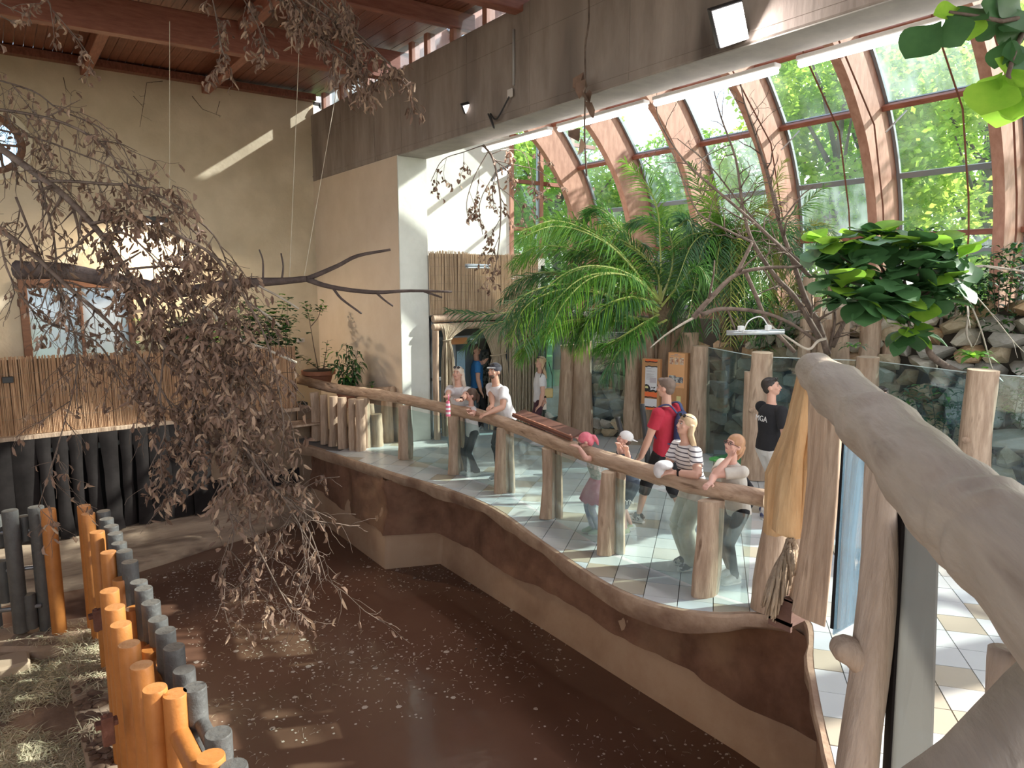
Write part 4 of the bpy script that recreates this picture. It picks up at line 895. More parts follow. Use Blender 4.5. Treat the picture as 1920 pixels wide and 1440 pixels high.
c = on_x(1063,1056,5.68) if False else Vector((5.66,4.9,-.55)); o = empty('drain_pipe', c, 0, 'dark round drain hole in the pool wall', 'pipe'); MB().tube([(0,0,0),(.2,0,0)], .05, 14).build('pipe', BLACK, o, smooth=True, sharp=40)
# ================================================================ OUTSIDE
GRASS = mat('grass_ground', (.10,.22,.04), .95, (.18,.32,.07), .5)
struct(MB().box((15.1,-30,-.5),(90,90,-.3)).build('ground', GRASS)); struct(MB().box((-40,17,-.5),(15.1,90,-.3)).build('ground_north', GRASS))
LEAFO = [mat('tree_leaf_a', (.30,.52,.06), .5, (.52,.72,.13), .8, sub=.6, spec=.3), mat('tree_leaf_b', (.22,.44,.06), .5, (.38,.60,.11), .8, sub=.6, spec=.3), mat('tree_leaf_c', (.42,.60,.09), .5, (.66,.78,.17), .8, sub=.6, spec=.3)]
def crown(seed, n_, mi):
    rnd = random.Random(seed); mb = MB(); cl_ = []
    for _ in range(46):
        a = rnd.uniform(0,2*PI); z = rnd.uniform(-1,1); rr = math.sqrt(1-z*z)*rnd.uniform(.55,1); cl_.append((Vector((math.cos(a)*rr*3.0, math.sin(a)*rr*3.0, z*4.4*rnd.uniform(.7,1))), rnd.uniform(.6,1.15)))
    for i in range(n_):
        c,r = cl_[i%len(cl_)]; d = Vector((rnd.gauss(0,1),rnd.gauss(0,1),rnd.gauss(0,.8))).normalized()*r*rnd.uniform(.7,1.05); p = c+d
        s = rnd.uniform(.08,.15); u = Vector((rnd.gauss(0,1),rnd.gauss(0,1),rnd.gauss(0,.5))).normalized(); v = u.orthogonal().normalized(); v = Matrix.Rotation(rnd.uniform(0,6.28),3,u)@v
        mb.add([p-u*s,p+v*s*.55,p+u*s,p-v*s*.55],[(0,1,2,3)])
    return mb.mesh('foliage', LEAFO[mi])
CR = [crown(1,11000,0), crown(2,11000,1), crown(3,10000,2), crown(4,3600,0)]
tm = MB(); tm.tube([(0,0,-6.5),(.1,0,-3),(0,.1,0),(.2,0,2.5)], [.22,.17,.12,.04], 9)
for a in range(6): tm.tube([(0,.05,-2+a*.5),(math.cos(a*1.9)*1.2,math.sin(a*1.9)*1.2,-.8+a*.6),(math.cos(a*1.9)*2.2,math.sin(a*1.9)*2.2,.6+a*.5)], [.09,.05,.02], 6)
BARKO = mat('tree_bark', (.10,.08,.06), .9); TMm = tm.mesh('trunk', BARKO, True)
OT = [(21,12.0,1.0,.0,0),(23.5,8.6,1.0,-.4,2),(21.5,16.2,.8,-1.6,2),(25.5,20.5,.9,-1.0,0),(20.5,20.5,.85,-1.5,1),(27,14.5,1.35,1.0,1),(28,10.5,1.2,0.4,0),(18,21.5,1.0,-.8,2),(15,22.5,1.1,.0,0),(12.2,22.0,1.0,-.3,1),(30,26,1.1,-.4,1),(23,27,1.0,-.8,0),(26.5,6.2,.85,-2.2,1),(33,19,1.5,1.2,2),(17.8,17.6,.7,-2.3,0),(18.6,10.2,.55,-2.8,1),(20.5,7.2,.6,-2.9,0)]
LAB = ['sunlit green tree','dark green leafy tree','light yellow green tree']
ORD = 'first second third fourth fifth sixth seventh eighth ninth tenth eleventh twelfth'.split(); RK = {}
for fr_ in (0,1):
    for r_,i in enumerate(sorted([i for i,t in enumerate(OT) if (math.hypot(t[0],t[1]) >= 27) == bool(fr_)], key=lambda i: OT[i][0]/OT[i][1])): RK[i] = r_
for i,(x,y,s,dz,mi) in enumerate(OT):
    o = empty('tree', (x,y,-.3), i*1.1, '%s outside the curved glazing, %s from the left in the %s' % (LAB[mi], ORD[RK[i]], 'front row' if math.hypot(x,y) < 27 else 'back row'), 'tree', 'trees outside the glass vault')
    z0 = 6.3*s + dz + .3
    link('foliage', CR[mi], o, (0,0,z0), None, (s,s,s)); link('trunk', TMm, o, (0,0,max(z0, 6.5*s)*1.0 if False else z0), None, (s,s,max(s, z0/6.5)))
for i,(x,y,s) in enumerate(((25,1.2,1.15),(23.5,-4.2,1.0),(29,-8.5,1.3))):
    o = empty('tree', (x,y,-.3), i*2.1, ['middle','nearest','tallest and farthest'][i]+' airy tree outside on the sunny side of the glass vault', 'tree', 'trees on the sunny side'); link('foliage', CR[3 if i!=1 else 3], o, (0,0,6.6*s+.3), None, (s,s,s)); link('trunk', TMm, o, (0,0,6.6*s+.3), None, (s,s,s))
# ================================================================ PLANTS
PALMG = [mat('palm_leaf_a', (.06,.17,.035), .38, (.13,.30,.05), 1.2, sub=.35), mat('palm_leaf_b', (.10,.26,.03), .38, (.24,.42,.06), 1.2, sub=.45), mat('palm_leaf_c', (.05,.13,.055), .35, (.10,.22,.10), 1.2, sub=.25), mat('palm_leaf_y', (.28,.32,.06), .5, (.40,.42,.12), 1.2, sub=.45)]
RACH = mat('palm_rachis', (.32,.36,.10), .5)
def frond(root, pts, ln=.42, mi=0, seed=0, pairs=58, name='frond'):
    rnd = random.Random(seed); O = root.location; sp = rail_path([Vector(p)-O for p in pts], 8); n_ = len(sp)
    mb = MB(); mb.mi = 1; mb.tube(sp, [lerp(.022,.004,i/(n_-1)) for i in range(n_)], 5); mb.mi = 0
    for k in range(pairs):
        t = .10+.90*k/pairs; f = t*(n_-1); i = min(int(f), n_-2); p = sp[i].lerp(sp[i+1], f-i); tg = (sp[i+1]-sp[i]).normalized()
        sd_ = tg.cross(Vector((0,0,1))); sd_ = sd_.normalized() if sd_.length > .05 else Vector((1,0,0)); up = sd_.cross(tg).normalized()
        L = ln*(math.sin(min(1,t*1.25+.12)*PI*.62)**.7 if t < .75 else lerp(1,.38,(t-.75)/.25))*rnd.uniform(.85,1.08)
        for s_ in (-1,1):
            an = rnd.uniform(-.95,.75); d = (sd_*s_*math.cos(an)*.9 + up*math.sin(an)*.9 + tg*lerp(.35,1.0,t)).normalized(); w_ = d.cross(tg); w_ = (w_.normalized() if w_.length > .1 else up)*.0045 + (tg-d*tg.dot(d)).normalized()*.0085
            a = p; b = p+d*L*.5; c = p+d*L + Vector((0,0,-.30*L)) + tg*.05*L; b += Vector((0,0,-.03*L))
            mb.add([a-w_*.6,a+w_*.6,b+w_,b-w_,c], [(0,1,2,3),(3,2,4)])
    return mb.build(name, [PALMG[mi], RACH], root)
pa = empty('palm', (at(1240,560,14.9).x, at(1240,560,14.9).y, 0), 0, 'large feather palm with long arching fronds over the doorway curtain', 'palm')
crA = (1236,572,12.9)
FA = [([(1228,560,12.8),(1160,474,12.2),(1100,432,11.8),(1040,414,11.5),(976,434,11.2)],1,.60),
 ([(1230,590,12.8),(1150,556,12.0),(1088,534,11.6),(1022,538,11.3),(970,565,11.1),(940,622,11.0)],2,.58),
 ([(1232,570,12.9),(1165,505,12.6),(1085,470,12.4),(1010,462,12.2),(955,492,12.0)],0,.52),
 ([(1225,605,12.7),(1110,596,12.3),(1023,594,12.2),(925,608,12.2),(868,658,12.2)],2,.46),
 ([(1225,600,12.9),(1080,580,12.7),(957,586,12.6),(890,590,12.5),(834,580,12.5)],2,.36),
 ([(1225,608,12.4),(1120,600,11.8),(1057,608,11.6),(1007,640,11.5),(972,676,11.5)],0,.46),
 ([(1250,600,12.6),(1198,628,12.1),(1158,662,11.9),(1130,712,11.9)],2,.46),
 ([(1230,608,12.5),(1160,590,12.0),(1105,605,11.8),(1068,650,11.8)],0,.42),
 ([(1240,560,13.0),(1225,500,12.8),(1150,450,12.6),(1085,470,12.5),(1050,540,12.5)],0,.48),
 ([(1240,560,13.0),(1238,460,12.8),(1232,390,12.6),(1205,335,12.4),(1168,300,12.3)],1,.42),
 ([(1236,565,12.6),(1190,520,12.0),(1135,500,11.6),(1075,505,11.4),(1020,545,11.2),(985,600,11.1)],0,.55),
 ([(1238,580,12.6),(1200,560,12.0),(1160,565,11.7),(1120,590,11.6),(1085,640,11.6)],2,.45),
 ([(1240,565,13.0),(1260,500,13.1),(1255,440,13.1),(1215,410,13.0),(1175,420,13)],2,.42),
 ([(1240,570,12.9),(1190,470,12.9),(1130,395,12.9),(1090,400,12.9)],0,.40),
 ([(1240,575,12.8),(1285,520,12.6),(1310,500,12.4),(1335,540,12.3)],0,.42),
 ([(1235,585,12.7),(1140,540,12.6),(1050,510,12.6),(985,520,12.6),(950,560,12.6)],2,.45),
 ([(1235,560,13.1),(1180,500,13.2),(1100,440,13.3),(1010,430,13.3)],0,.45),
 ([(1235,590,12.5),(1200,610,12.0),(1150,640,11.8),(1120,650,11.8)],0,.36)]
for k,(pp,mi,ln) in enumerate(FA): frond(pa, [at(*p) for p in pp], ln*1.02, mi, k, 74)
rnd = random.Random(71)
for k in range(30):   # more fronds between the surveyed ones
    pp,mi,ln = FA[[0,1,2,5,7,8,10,11,12,13,15,16,17,1,10][k%15]]; dx,dy,dd = rnd.uniform(-16,34),rnd.uniform(-14,30),rnd.uniform(-.2,.6); frond(pa, [at(p[0]+dx*i/4+rnd.uniform(-4,4),p[1]+dy*i/4,p[2]+dd*i/4) for i,p in enumerate(pp)], ln, rnd.choice([0,0,2,1]), 300+k, 60)
mb = MB(); c = Vector((0,0,0)); e_ = at(1240,575,13.3)-pa.location; mb.tube([(0,0,0),(.05,0,1.2),e_*.75+Vector((0,0,.45)),e_], [.22,.2,.22,.26], 12, jit=.3); mb.build('trunk', mat('palm_trunk', (.16,.11,.07), .95, (.26,.19,.12), 8, bump=1), pa, smooth=True)
pb = empty('palm', (at(1370,500,14.2).x, at(1370,500,14.2).y, 0), 0, 'second feather palm with yellowish fronds behind the bare branches', 'palm')
cx,cy,cd = 1372,470,13.6
rnd = random.Random(12)
FB = [((1470,300),3),((1545,348),0),((1550,432),2),((1296,305),0),((1500,560),3),((1460,620),3),((1400,640),0),((1335,625),2),((1290,600),0),((1265,540),2),((1255,470),0),((1270,400),2),((1330,330),1),((1420,330),1),((1520,500),2),((1435,600),0),((1370,650),3),((1310,560),0),((1240,620),2),((1480,440),0),((1350,400),1)]
for k,((tx,ty),mi) in enumerate(FB):
    dd = 13.2+rnd.uniform(-1.0,.5); lift = 60 if ty > 420 else 25; mx,my = lerp(cx,tx,.5), min(lerp(cy,ty,.35), cy)-lift*.6
    frond(pb, [at(cx+rnd.uniform(-8,8),cy+20,cd), at(lerp(cx,mx,.6),lerp(cy,my,.8),lerp(cd,dd,.4)), at(lerp(mx,tx,.35),lerp(my,ty,.2),lerp(cd,dd,.7)), at(tx,ty,dd)], .5, mi, 50+k, 60)
for k in range(40):   # older fronds sagging to the ground and filling the bed between both crowns
    x0 = rnd.uniform(1120,1540); a = at(x0,rnd.uniform(420,560),rnd.uniform(13,14)); b = a+Vector((rnd.uniform(-.9,.9),rnd.uniform(-.8,.5),rnd.uniform(-1.3,-.2))); m_ = a.lerp(b,.5)+Vector((0,0,.35)); frond(pb, [a,m_,b], .42, rnd.choice([0,2,2,3]), 90+k, 56)
mb = MB(); mb.tube([(0,0,0),(.05,0,1.6),(0,.05,3.5)], [.2,.16,.2], 12, jit=.3); mb.build('trunk', mat('palm_trunk', (0,0,0)), pb, smooth=True)

# --- leaves
def leaf_mesh(name, L, W, m, shape='fig', fold=.12, droop=.15, K=9):
    mb = MB(); vs = []
    for i in range(K+1):
        t = i/K
        if shape == 'fig': w_ = W*(.30*math.sin(t*PI)+.75*math.sin(min(1,t)**1.7*PI)**.8)*.62 if 0 < t < 1 else .006
        elif shape == 'lance': w_ = W*math.sin(min(1,t*1.05)**.8*PI)**.8*.5 if 0 < t < 1 else .003
        else: w_ = W*math.sin(t*PI)**.7*.5 if 0 < t < 1 else .003
        z = -droop*L*t*t; wav = .03*L*math.sin(t*9)
        vs += [(-w_, L*t, z+fold*w_+wav), (0, L*t, z), (w_, L*t, z+fold*w_-wav)]
    mb.add(vs, [(3*i+j,3*i+j+1,3*i+4+j,3*i+3+j) for i in range(K) for j in (0,1)]); return mb.mesh(name, m, True)
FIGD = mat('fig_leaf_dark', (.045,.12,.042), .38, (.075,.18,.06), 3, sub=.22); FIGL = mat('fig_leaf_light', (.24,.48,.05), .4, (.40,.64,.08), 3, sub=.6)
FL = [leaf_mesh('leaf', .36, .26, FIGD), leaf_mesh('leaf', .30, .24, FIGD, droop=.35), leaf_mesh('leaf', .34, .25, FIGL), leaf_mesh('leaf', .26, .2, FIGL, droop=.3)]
BARK = mat('branch_bark', (.085,.058,.045), .85, (.19,.14,.11), 8, (1,1,1), bump=.4); BARKP = mat('branch_pale', (.36,.31,.25), .85, (.50,.45,.38), 8, bump=.3); BARKD = mat('branch_dark', (.045,.03,.028), .8, (.11,.08,.07), 6, bump=.5)
def place_leaf(root, me, p, d, up, s, name='leaf'):
    d = d.normalized(); x = d.cross(up); x = x.normalized() if x.length > .01 else d.orthogonal().normalized(); u = x.cross(d)
    M = Matrix((x,d,u)).transposed().to_4x4(); o = link(name, me, root); o.matrix_local = Matrix.Translation(p-root.location) @ M @ Matrix.Scale(s,4); return o
fg = empty('fiddle_leaf_fig', tuple(at(1800,695,9.9)), 0, 'fiddle leaf fig leaning from the stones with a broad leafy crown', 'tree')
O = fg.location
mb = MB(); mb.tube([p-O for p in rail_path([at(1850,712,9.7),at(1800,700,9.7),at(1748,668,9.6),at(1737,635,9.6),at(1715,600,9.5),at(1704,562,9.5)],4)], [.055-.0012*i for i in range(21)], 9, jit=.1)
hubs = [(1555,462,9.3),(1595,500,9.2),(1625,455,9.3),(1650,520,9.1),(1690,470,9.3),(1700,560,9.2),(1725,500,9.1),(1755,460,9.3),(1770,520,9.2),(1640,570,9.0),(1600,560,9.0),(1705,620,9.3),(1790,490,9.2),(1665,440,9.4),(1750,555,9.3),(1570,530,9.1)]
for (hx,hy,hd) in hubs: 
    a = at(1704,562,9.5)-O; b = at(hx,hy,hd)-O; mb.tube([a,a.lerp(b,.5)+Vector((0,0,-.08)),b], [.028,.02,.012], 6)
mb.build('trunk', BARK, fg, smooth=True)
rnd = random.Random(33)
for (hx,hy,hd) in hubs:
    c = at(hx,hy,hd)
    for k in range(16):
        an = rnd.uniform(0,2*PI); el = rnd.uniform(-.7,.75); d = Vector((math.cos(an)*math.cos(el), math.sin(an)*math.cos(el), math.sin(el)))
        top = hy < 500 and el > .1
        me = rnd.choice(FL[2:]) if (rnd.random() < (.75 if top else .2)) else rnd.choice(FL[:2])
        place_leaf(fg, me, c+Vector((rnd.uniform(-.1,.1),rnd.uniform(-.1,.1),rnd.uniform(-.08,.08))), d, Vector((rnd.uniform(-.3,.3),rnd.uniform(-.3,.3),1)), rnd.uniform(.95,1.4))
fg2 = empty('fiddle_leaf_fig', tuple(at(1990,30,4.6)), 0, 'fiddle leaf fig branch with big backlit leaves hanging into the top corner', 'tree')
O = fg2.location; mb = MB()
for pts in ([(1990,20,4.6),(1930,30,4.5),(1880,40,4.4),(1830,30,4.4),(1780,22,4.4)],[(1930,30,4.5),(1905,90,4.45),(1890,140,4.4),(1900,180,4.4)]): mb.tube([at(*p)-O for p in pts], [.02-.003*i for i in range(len(pts))], 7)
mb.build('branch', BARK, fg2, smooth=True)
FL2 = FL
for (x0,y0,x1,y1,mi,s) in ((1765,40,1705,96,0,.95),(1775,30,1800,78,0,.9),(1800,15,1735,20,3,.8),(1835,20,1815,72,2,.8),(1840,30,1858,62,1,.9),(1880,20,1850,5,0,.9),(1870,15,1915,70,0,1.0),(1895,70,1868,115,0,.8),(1900,80,1912,110,0,.7),(1880,135,1838,175,2,.95),(1885,140,1850,195,2,1.05),(1895,130,1920,150,2,.9),(1900,140,1875,225,3,1.25),(1905,150,1925,200,0,1.0),(1865,110,1905,128,2,.9),(1915,20,1880,-10,0,.9),(1925,60,1890,50,0,.9),(1925,100,1893,92,1,.9),(1850,15,1790,35,0,.7),(1920,170,1900,215,2,.9)):
    p = at(x0,y0,4.45); q = at(x1,y1,4.35+((x1*7)%10)*.02); L = (q-p).length
    place_leaf(fg2, FL2[mi], p, q-p, Vector((-.94+rnd.uniform(-.2,.3),-.34+rnd.uniform(-.4,.4),rnd.uniform(.0,.7))), max(.55,L/.30*s*.95))
# --- generic leafy plants
PLG = mat('plant_leaf', (.022,.075,.025), .4, (.05,.14,.04), 5, sub=.2); PLL = mat('plant_leaf_light', (.10,.26,.04), .4, (.18,.40,.06), 5, sub=.5)
def lance(mb, p, d, L, W, dr=.25, mi=0):
    d = d.normalized(); x = d.cross(Vector((0,0,1))); x = x.normalized() if x.length > .05 else Vector((1,0,0)); mb.mi = mi
    q = [p, p+d*L*.33+Vector((0,0,-dr*L*.08)), p+d*L*.68+Vector((0,0,-dr*L*.4)), p+d*L*.95+Vector((0,0,-dr*L))]
    mb.add([q[0],q[1]-x*W*.5,q[1]+x*W*.5,q[2]-x*W*.42,q[2]+x*W*.42,q[3]], [(0,2,1),(1,2,4,3),(3,4,5)])
def bush(name, label, base, stems, cat='plant', leafL=.16, leafW=.05, n_=26, mats=None, group=None, droop=.4, seed=0, spread=.0, pot=None, stem_r=.012, up=.1, start=.35):
    rnd = random.Random(seed); base = Vector(base); root = empty(name, base, 0, label, cat, group); mb = MB(); sb = MB()
    for s_ in stems:
        P = rail_path([Vector(p)-base for p in s_], 5); sb.tube(P, [lerp(stem_r,stem_r*.35,i/(len(P)-1)) for i in range(len(P))], 5)
        for k in range(n_):
            t = start+(1-start)*k/n_; f = t*(len(P)-1); i = min(int(f),len(P)-2); p = P[i].lerp(P[i+1],f-i); an = k*2.4+rnd.uniform(-.4,.4)
            d = Vector((math.cos(an),math.sin(an),up+rnd.uniform(-.3,.4))) + (P[i+1]-P[i]).normalized()*.5
            p2 = p + Vector((rnd.gauss(0,1),rnd.gauss(0,1),rnd.gauss(0,1)))*spread
            lance(mb, p2, d, leafL*rnd.uniform(.7,1.2), leafW*rnd.uniform(.8,1.2), droop, 1 if rnd.random() < .15 else 0)
    tag(mb.build('leaves', mats or [PLG, PLL], root), kind='stuff'); sb.build('stem', BARK, root, smooth=True)
    if pot:
        r,h = pot; pm = MB(); pm.tube([(0,0,-h),(0,0,-h*.3),(0,0,-.09),(0,0,-.085),(0,0,0)], [r*.68,r*.9,r*.97,r*1.08,r*1.1], 20); pm.build('pot', mat('terracotta', (.36,.15,.09), .75, (.44,.20,.12), 5, bump=.1), root, smooth=True, sharp=35)
        sm = MB(); sm.tube([(0,0,-.01),(0,0,.005)], r*.98, 20); sm.build('soil', mat('soil', (.04,.03,.022), .95), root)
    return root
c = at(597,694,15.2); 
bush('potted_tree', 'slim tree in a round terracotta pot in the wall corner', c, [[c,c+Vector((-.08,0,.5)),c+Vector((-.15,0,1.05)),c+Vector((-.22,0,1.42))],[c+Vector((-.12,0,.95)),c+Vector((.05,0,1.15)),c+Vector((.12,0,1.4))]], 'plant', .17, .07, 26, seed=4, pot=(.33,.36), spread=.04, start=.66)
c2 = c+Vector((.0,-.08,.02)); bush('leafy_shoot', 'dark rubber plant shoots sharing the terracotta pot in the corner', c2, [[c2+Vector((.08,0,0)),c2+Vector((.14,0,.3)),c2+Vector((.2,0,.62))],[c2,c2+Vector((-.2,0,.15)),c2+Vector((-.38,0,.3))],[c2,c2+Vector((.25,-.05,.1)),c2+Vector((.4,-.1,.05))]], 'plant', .16, .08, 14, seed=9, start=.15)
c = at(652,735,14.3); bush('dracaena', 'dense dark green dracaena bush in front of the side wall', c, [[c+Vector((.0,0,0)),c+Vector((dx*.5,dy,.35)),c+Vector((dx,dy,h))] for dx,dy,h in ((0,0,1.0),(-.2,0,.85),(.2,-.1,.85),(-.3,-.1,.6),(.3,0,.6),(.05,-.2,.65),(.1,.1,.95))], 'plant', .26, .055, 26, seed=11, droop=.9, pot=(.2,.3), start=.2)
c = at(697,742,13.9); bush('young_shoot', 'small dark leafy shoot between the dracaena and the short railing', c, [[c,c+Vector((0,0,.15)),c+Vector((.03,0,.26))]], 'plant', .17, .07, 8, seed=12)
def box_bush(label, x0, x1, y0, y1, D, seed, L=.2, W=.05, n_=11, ns=8, dr=.5):
    k_ = D > 13.9; L *= 1.4 if k_ else 1.0; W *= 2.0 if k_ else 1.1; n_ = int(n_*(1.8 if k_ else 1)); ns = 16 if k_ else 9
    rnd = random.Random(seed); c = at((x0+x1)/2, y1, D); st = []
    for k in range(n_):
        x = lerp(x0,x1,(k+.5)/n_); b = at(x+rnd.uniform(-5,5),y1,D+rnd.uniform(-.3,.2)); t = at(x+rnd.uniform(-18,18),lerp(y0,y1,rnd.uniform(0,.35)),D+rnd.uniform(-.4,.3)); st.append([b,b.lerp(t,.5)+Vector((rnd.uniform(-.06,.06),0,0)),t])
    return bush('balcony_plant', label, c, st, 'plant', L, W, ns*3, seed=seed, spread=.09, droop=dr, start=.1, stem_r=.008)
box_bush('large leafy plant on the balcony in front of the rectangular window', 95, 232, 525, 668, 15.0, 1, .24,.06, 9)
box_bush('small leafy plant on the balcony at the far left', -20, 34, 570, 672, 14.8, 2, .16,.05, 6)
box_bush('bushy ficus on the balcony near the reed end panel', 428, 548, 555, 690, 14.4, 3, .14,.06, 9)
box_bush('low green plant on the balcony behind the dead twigs', 262, 410, 590, 672, 15.0, 4, .18,.06, 6)
box_bush('light green climbing plant beside the window frame', 205, 250, 455, 560, 15.6, 5, .12,.06, 4)
# epiphytes and undergrowth on the right rock wall
def rosette(label, x, y, D, n_, L, W, seed, mats=None, up=.8):
    rnd = random.Random(seed); c = at(x,y,D); root = empty('rosette_plant', c, 0, label, 'plant'); mb = MB()
    for k in range(n_):
        an = k*2.4; e = lerp(up,.1,k/n_); lance(mb, Vector((0,0,.02*k/n_)), Vector((math.cos(an),math.sin(an),e)), L*rnd.uniform(.8,1.15), W, .45, 1 if k%4==0 else 0)
    mb.build('leaves', mats or [PLG,PLL], root); return root
rosette('bright green rosette plant growing on the stones at right', 1825,672,9.7,20,.34,.09,1,[PLL,FIGL],1.2)
rosette('second smaller rosette just under the bright green rosette', 1838,700,9.6,16,.28,.08,2)
rosette('spiky dark rosette on the logs behind the big handrail', 1600,652,10.9,12,.34,.05,3)
rosette('slender leafed rosette against the sill above the fiddle fig', 1735,436,11.5,18,.5,.05,4)
rosette('small rosette low behind the clear tube lamp', 1512,600,11.5,12,.3,.05,5)
for k,(x0,x1,y0,y1,s,lab) in enumerate(((1775,1850,510,590,.3,'dense dark leafed plant on top of the rock wall beside the fiddle fig'),(1850,1935,450,585,.32,'tall dark leafed plant on top of the rock wall at the right edge'),(1885,1960,580,625,.26,'broad grey green leaves low on the rock wall at the right edge'))):
    box_bush(lab, x0,x1,y0,y1,10.9,20+k,s,.06,10)
box_bush('shrub of long leaves inside the enclosure behind the right glass', 1690,1830,700,830,10.3,31,.24,.05,8)
box_bush('shrub with small leaves at the right edge behind the thick post', 1880,1960,690,800,9.8,32,.2,.05,6)
box_bush('dark undergrowth behind the tube lamp and palisade', 1340,1500,560,650,12.9,33,.34,.05,10)
# ---------------------------------------------------------------- branches
def twigs(mb, P, r0, r1, rnd, lvl, every, ln, jag=.35, grav=0.0, ends=None, n=5):
    P = [Vector(p) for p in P]; m_ = len(P); mb.tube(P, [lerp(r0,r1,i/(m_-1)) for i in range(m_)], 7 if r0 > .012 else n)
    if ends is not None: ends.append(P)
    if lvl <= 0: return
    L = sum((b-a).length for a,b in zip(P,P[1:])); s = every*rnd.uniform(.5,1); acc = 0
    for a,b in zip(P,P[1:]):
        d = b-a; l_ = d.length
        while s < acc+l_:
            t = (s-acc)/l_; p = a+d*t; rr = lerp(r0,r1,s/L)
            side = Vector((rnd.gauss(0,1),rnd.gauss(0,1),rnd.gauss(0,1))).cross(d).normalized(); dd = (d.normalized()*.6+side*.9+Vector((0,0,-grav))).normalized(); q=[p]; k_ = rnd.randint(3,5); ll = ln*rnd.uniform(.5,1.25)
            for _ in range(k_):
                dd = (dd+Vector((rnd.gauss(0,jag*.5),rnd.gauss(0,jag*.5),rnd.gauss(0,jag*.5)-grav*.35))).normalized(); q.append(q[-1]+dd*ll/k_)
            twigs(mb, q, min(rr*.6, r0*.5), r1*.6, rnd, lvl-1, every*.55, ln*.5, jag, grav, ends, 4); s += every*rnd.uniform(.6,1.4)
        acc += l_
def W3(pts, D=None): return rail_path([at(*(p if len(p)==3 else (p[0],p[1],D))) for p in pts], 4)
rnd = random.Random(77)
bt = empty('bare_tree', tuple(at(1560,660,10.9)), 0, 'bare leafless tree with thin pale branches before the vault glass', 'tree'); O = bt.location
mb = MB()
for pts,r,dd in (([(1552,665),(1535,610),(1510,560),(1490,500),(1462,420),(1440,330),(1412,240),(1395,190),(1388,150)],.055,10.8),
  ([(1540,640),(1492,560),(1455,520),(1412,455),(1393,390),(1380,300),(1352,220),(1336,160)],.045,10.4),
  ([(1520,520),(1470,470),(1400,405),(1330,345),(1282,300),(1240,235),(1228,190)],.03,10.2),
  ([(1500,490),(1440,440),(1385,378),(1330,310),(1270,260)],.022,10.6),
  ([(1560,650),(1585,600),(1610,560),(1625,530)],.045,10.9),([(1555,655),(1565,600),(1560,540),(1530,470)],.03,10.9),
  ([(1412,455),(1360,430),(1310,400),(1282,340),(1260,280)],.02,10.3),([(1462,420),(1500,370),(1525,350)],.015,10.7)):
    twigs(mb, [p-O for p in W3(pts, dd)], r, .006, rnd, 2, .24, .5, .5, .0)
mb.build('branches', BARK, bt, smooth=True)
b2 = empty('fallen_branch', tuple(at(1400,600,9.6)), 0, 'forked dead branch with pale stripped ends resting over the log palisade', 'branch'); O = b2.location; mb = MB()
twigs(mb, [p-O for p in W3([(1300,596),(1330,562),(1380,515),(1440,502),(1500,500),(1522,488)],9.6)], .042, .012, rnd, 1, .5, .5)
twigs(mb, [p-O for p in W3([(1315,590),(1355,579),(1425,585),(1480,605),(1535,642)],9.5)], .030, .02, rnd, 1, .7, .5)
twigs(mb, [p-O for p in W3([(1380,515),(1398,480),(1410,455)],9.6)], .03, .02, rnd, 0, .5, .4)
twigs(mb, [p-O for p in W3([(1398,510),(1420,560),(1440,605),(1490,660)],9.7)], .03, .03, rnd, 0, .5, .4)
mb.build('branches', BARK, b2, smooth=True)
mb = MB(); twigs(mb, [p-O for p in W3([(1300,596),(1275,610),(1245,630),(1219,652)],9.6)], .02, .008, rnd, 0, 1, 1); twigs(mb, [p-O for p in W3([(1440,608),(1480,635),(1515,655),(1533,640),(1548,635)],9.4)], .014, .02, rnd, 0, 1, 1); mb.build('stripped_end', BARKP, b2, smooth=True)
vn = empty('climbing_stems', tuple(at(1850,560,9.6)), 0, 'thin grey climbing stems hanging over the rock wall at right', 'branch'); O = vn.location; mb = MB()
for pts,r in (([(1775,500),(1800,535),(1815,580),(1812,625),(1822,650)],.022),([(1785,505),(1815,560),(1840,620),(1860,690),(1880,715)],.014),([(1800,520),(1860,590),(1900,640),(1930,670)],.01),([(1770,520),(1830,500),(1880,503),(1935,512)],.022)): twigs(mb, [p-O for p in W3(pts,9.6)], r, r*.5, rnd, 1, .6, .4)
mb.build('stems', BARKP, vn, smooth=True)
# horizontal suspended perch branch
pc = empty('perch_branch', tuple(at(440,530,8.0)), 0, 'long dark bare branch hanging level on thin strings', 'branch'); O = pc.location; mb = MB()
for pts,r0,r1 in (([(32,505),(130,510),(250,533),(340,546),(440,532),(520,528),(575,523)],.105,.034),([(575,523),(630,500),(670,480),(732,468)],.030,.014),([(575,523),(620,538),(700,548),(770,545),(847,547)],.032,.012),([(705,548),(720,562),(737,574)],.014,.009),([(795,546),(829,558)],.014,.010),
   ([(590,530),(620,537),(640,560),(678,588)],.018,.011),([(471,529),(472,512)],.008,.004),([(486,468),(493,490),(493,527)],.007,.012),([(527,475),(531,500),(528,526)],.008,.012),([(340,545),(300,510),(370,530)],.018,.01),([(180,510),(230,492),(265,472)],.02,.008),([(330,525),(355,494)],.008,.005)):
    P = W3(pts,8.0); mb.tube([p-O for p in P], [lerp(r0,r1,i/(len(P)-1)) for i in range(len(P))], 9, jit=.15)
mb.build('branch', BARKD, pc, smooth=True)
for pts,r0,r1 in (([(485,536),(530,560),(560,579)],.014,.010),([(350,548),(400,590),(450,635),(500,655),(556,680)],.022,.014),([(465,568),(500,590),(526,612)],.012,.011)):  # pale bark puts the light on these side branches into their colour
    mb = MB(); P = W3(pts,7.9); mb.tube([p-O for p in P], [lerp(r0,r1,i/(len(P)-1)) for i in range(len(P))], 8, jit=.1); mb.build('pale_side_branch', BARKP, pc, smooth=True)
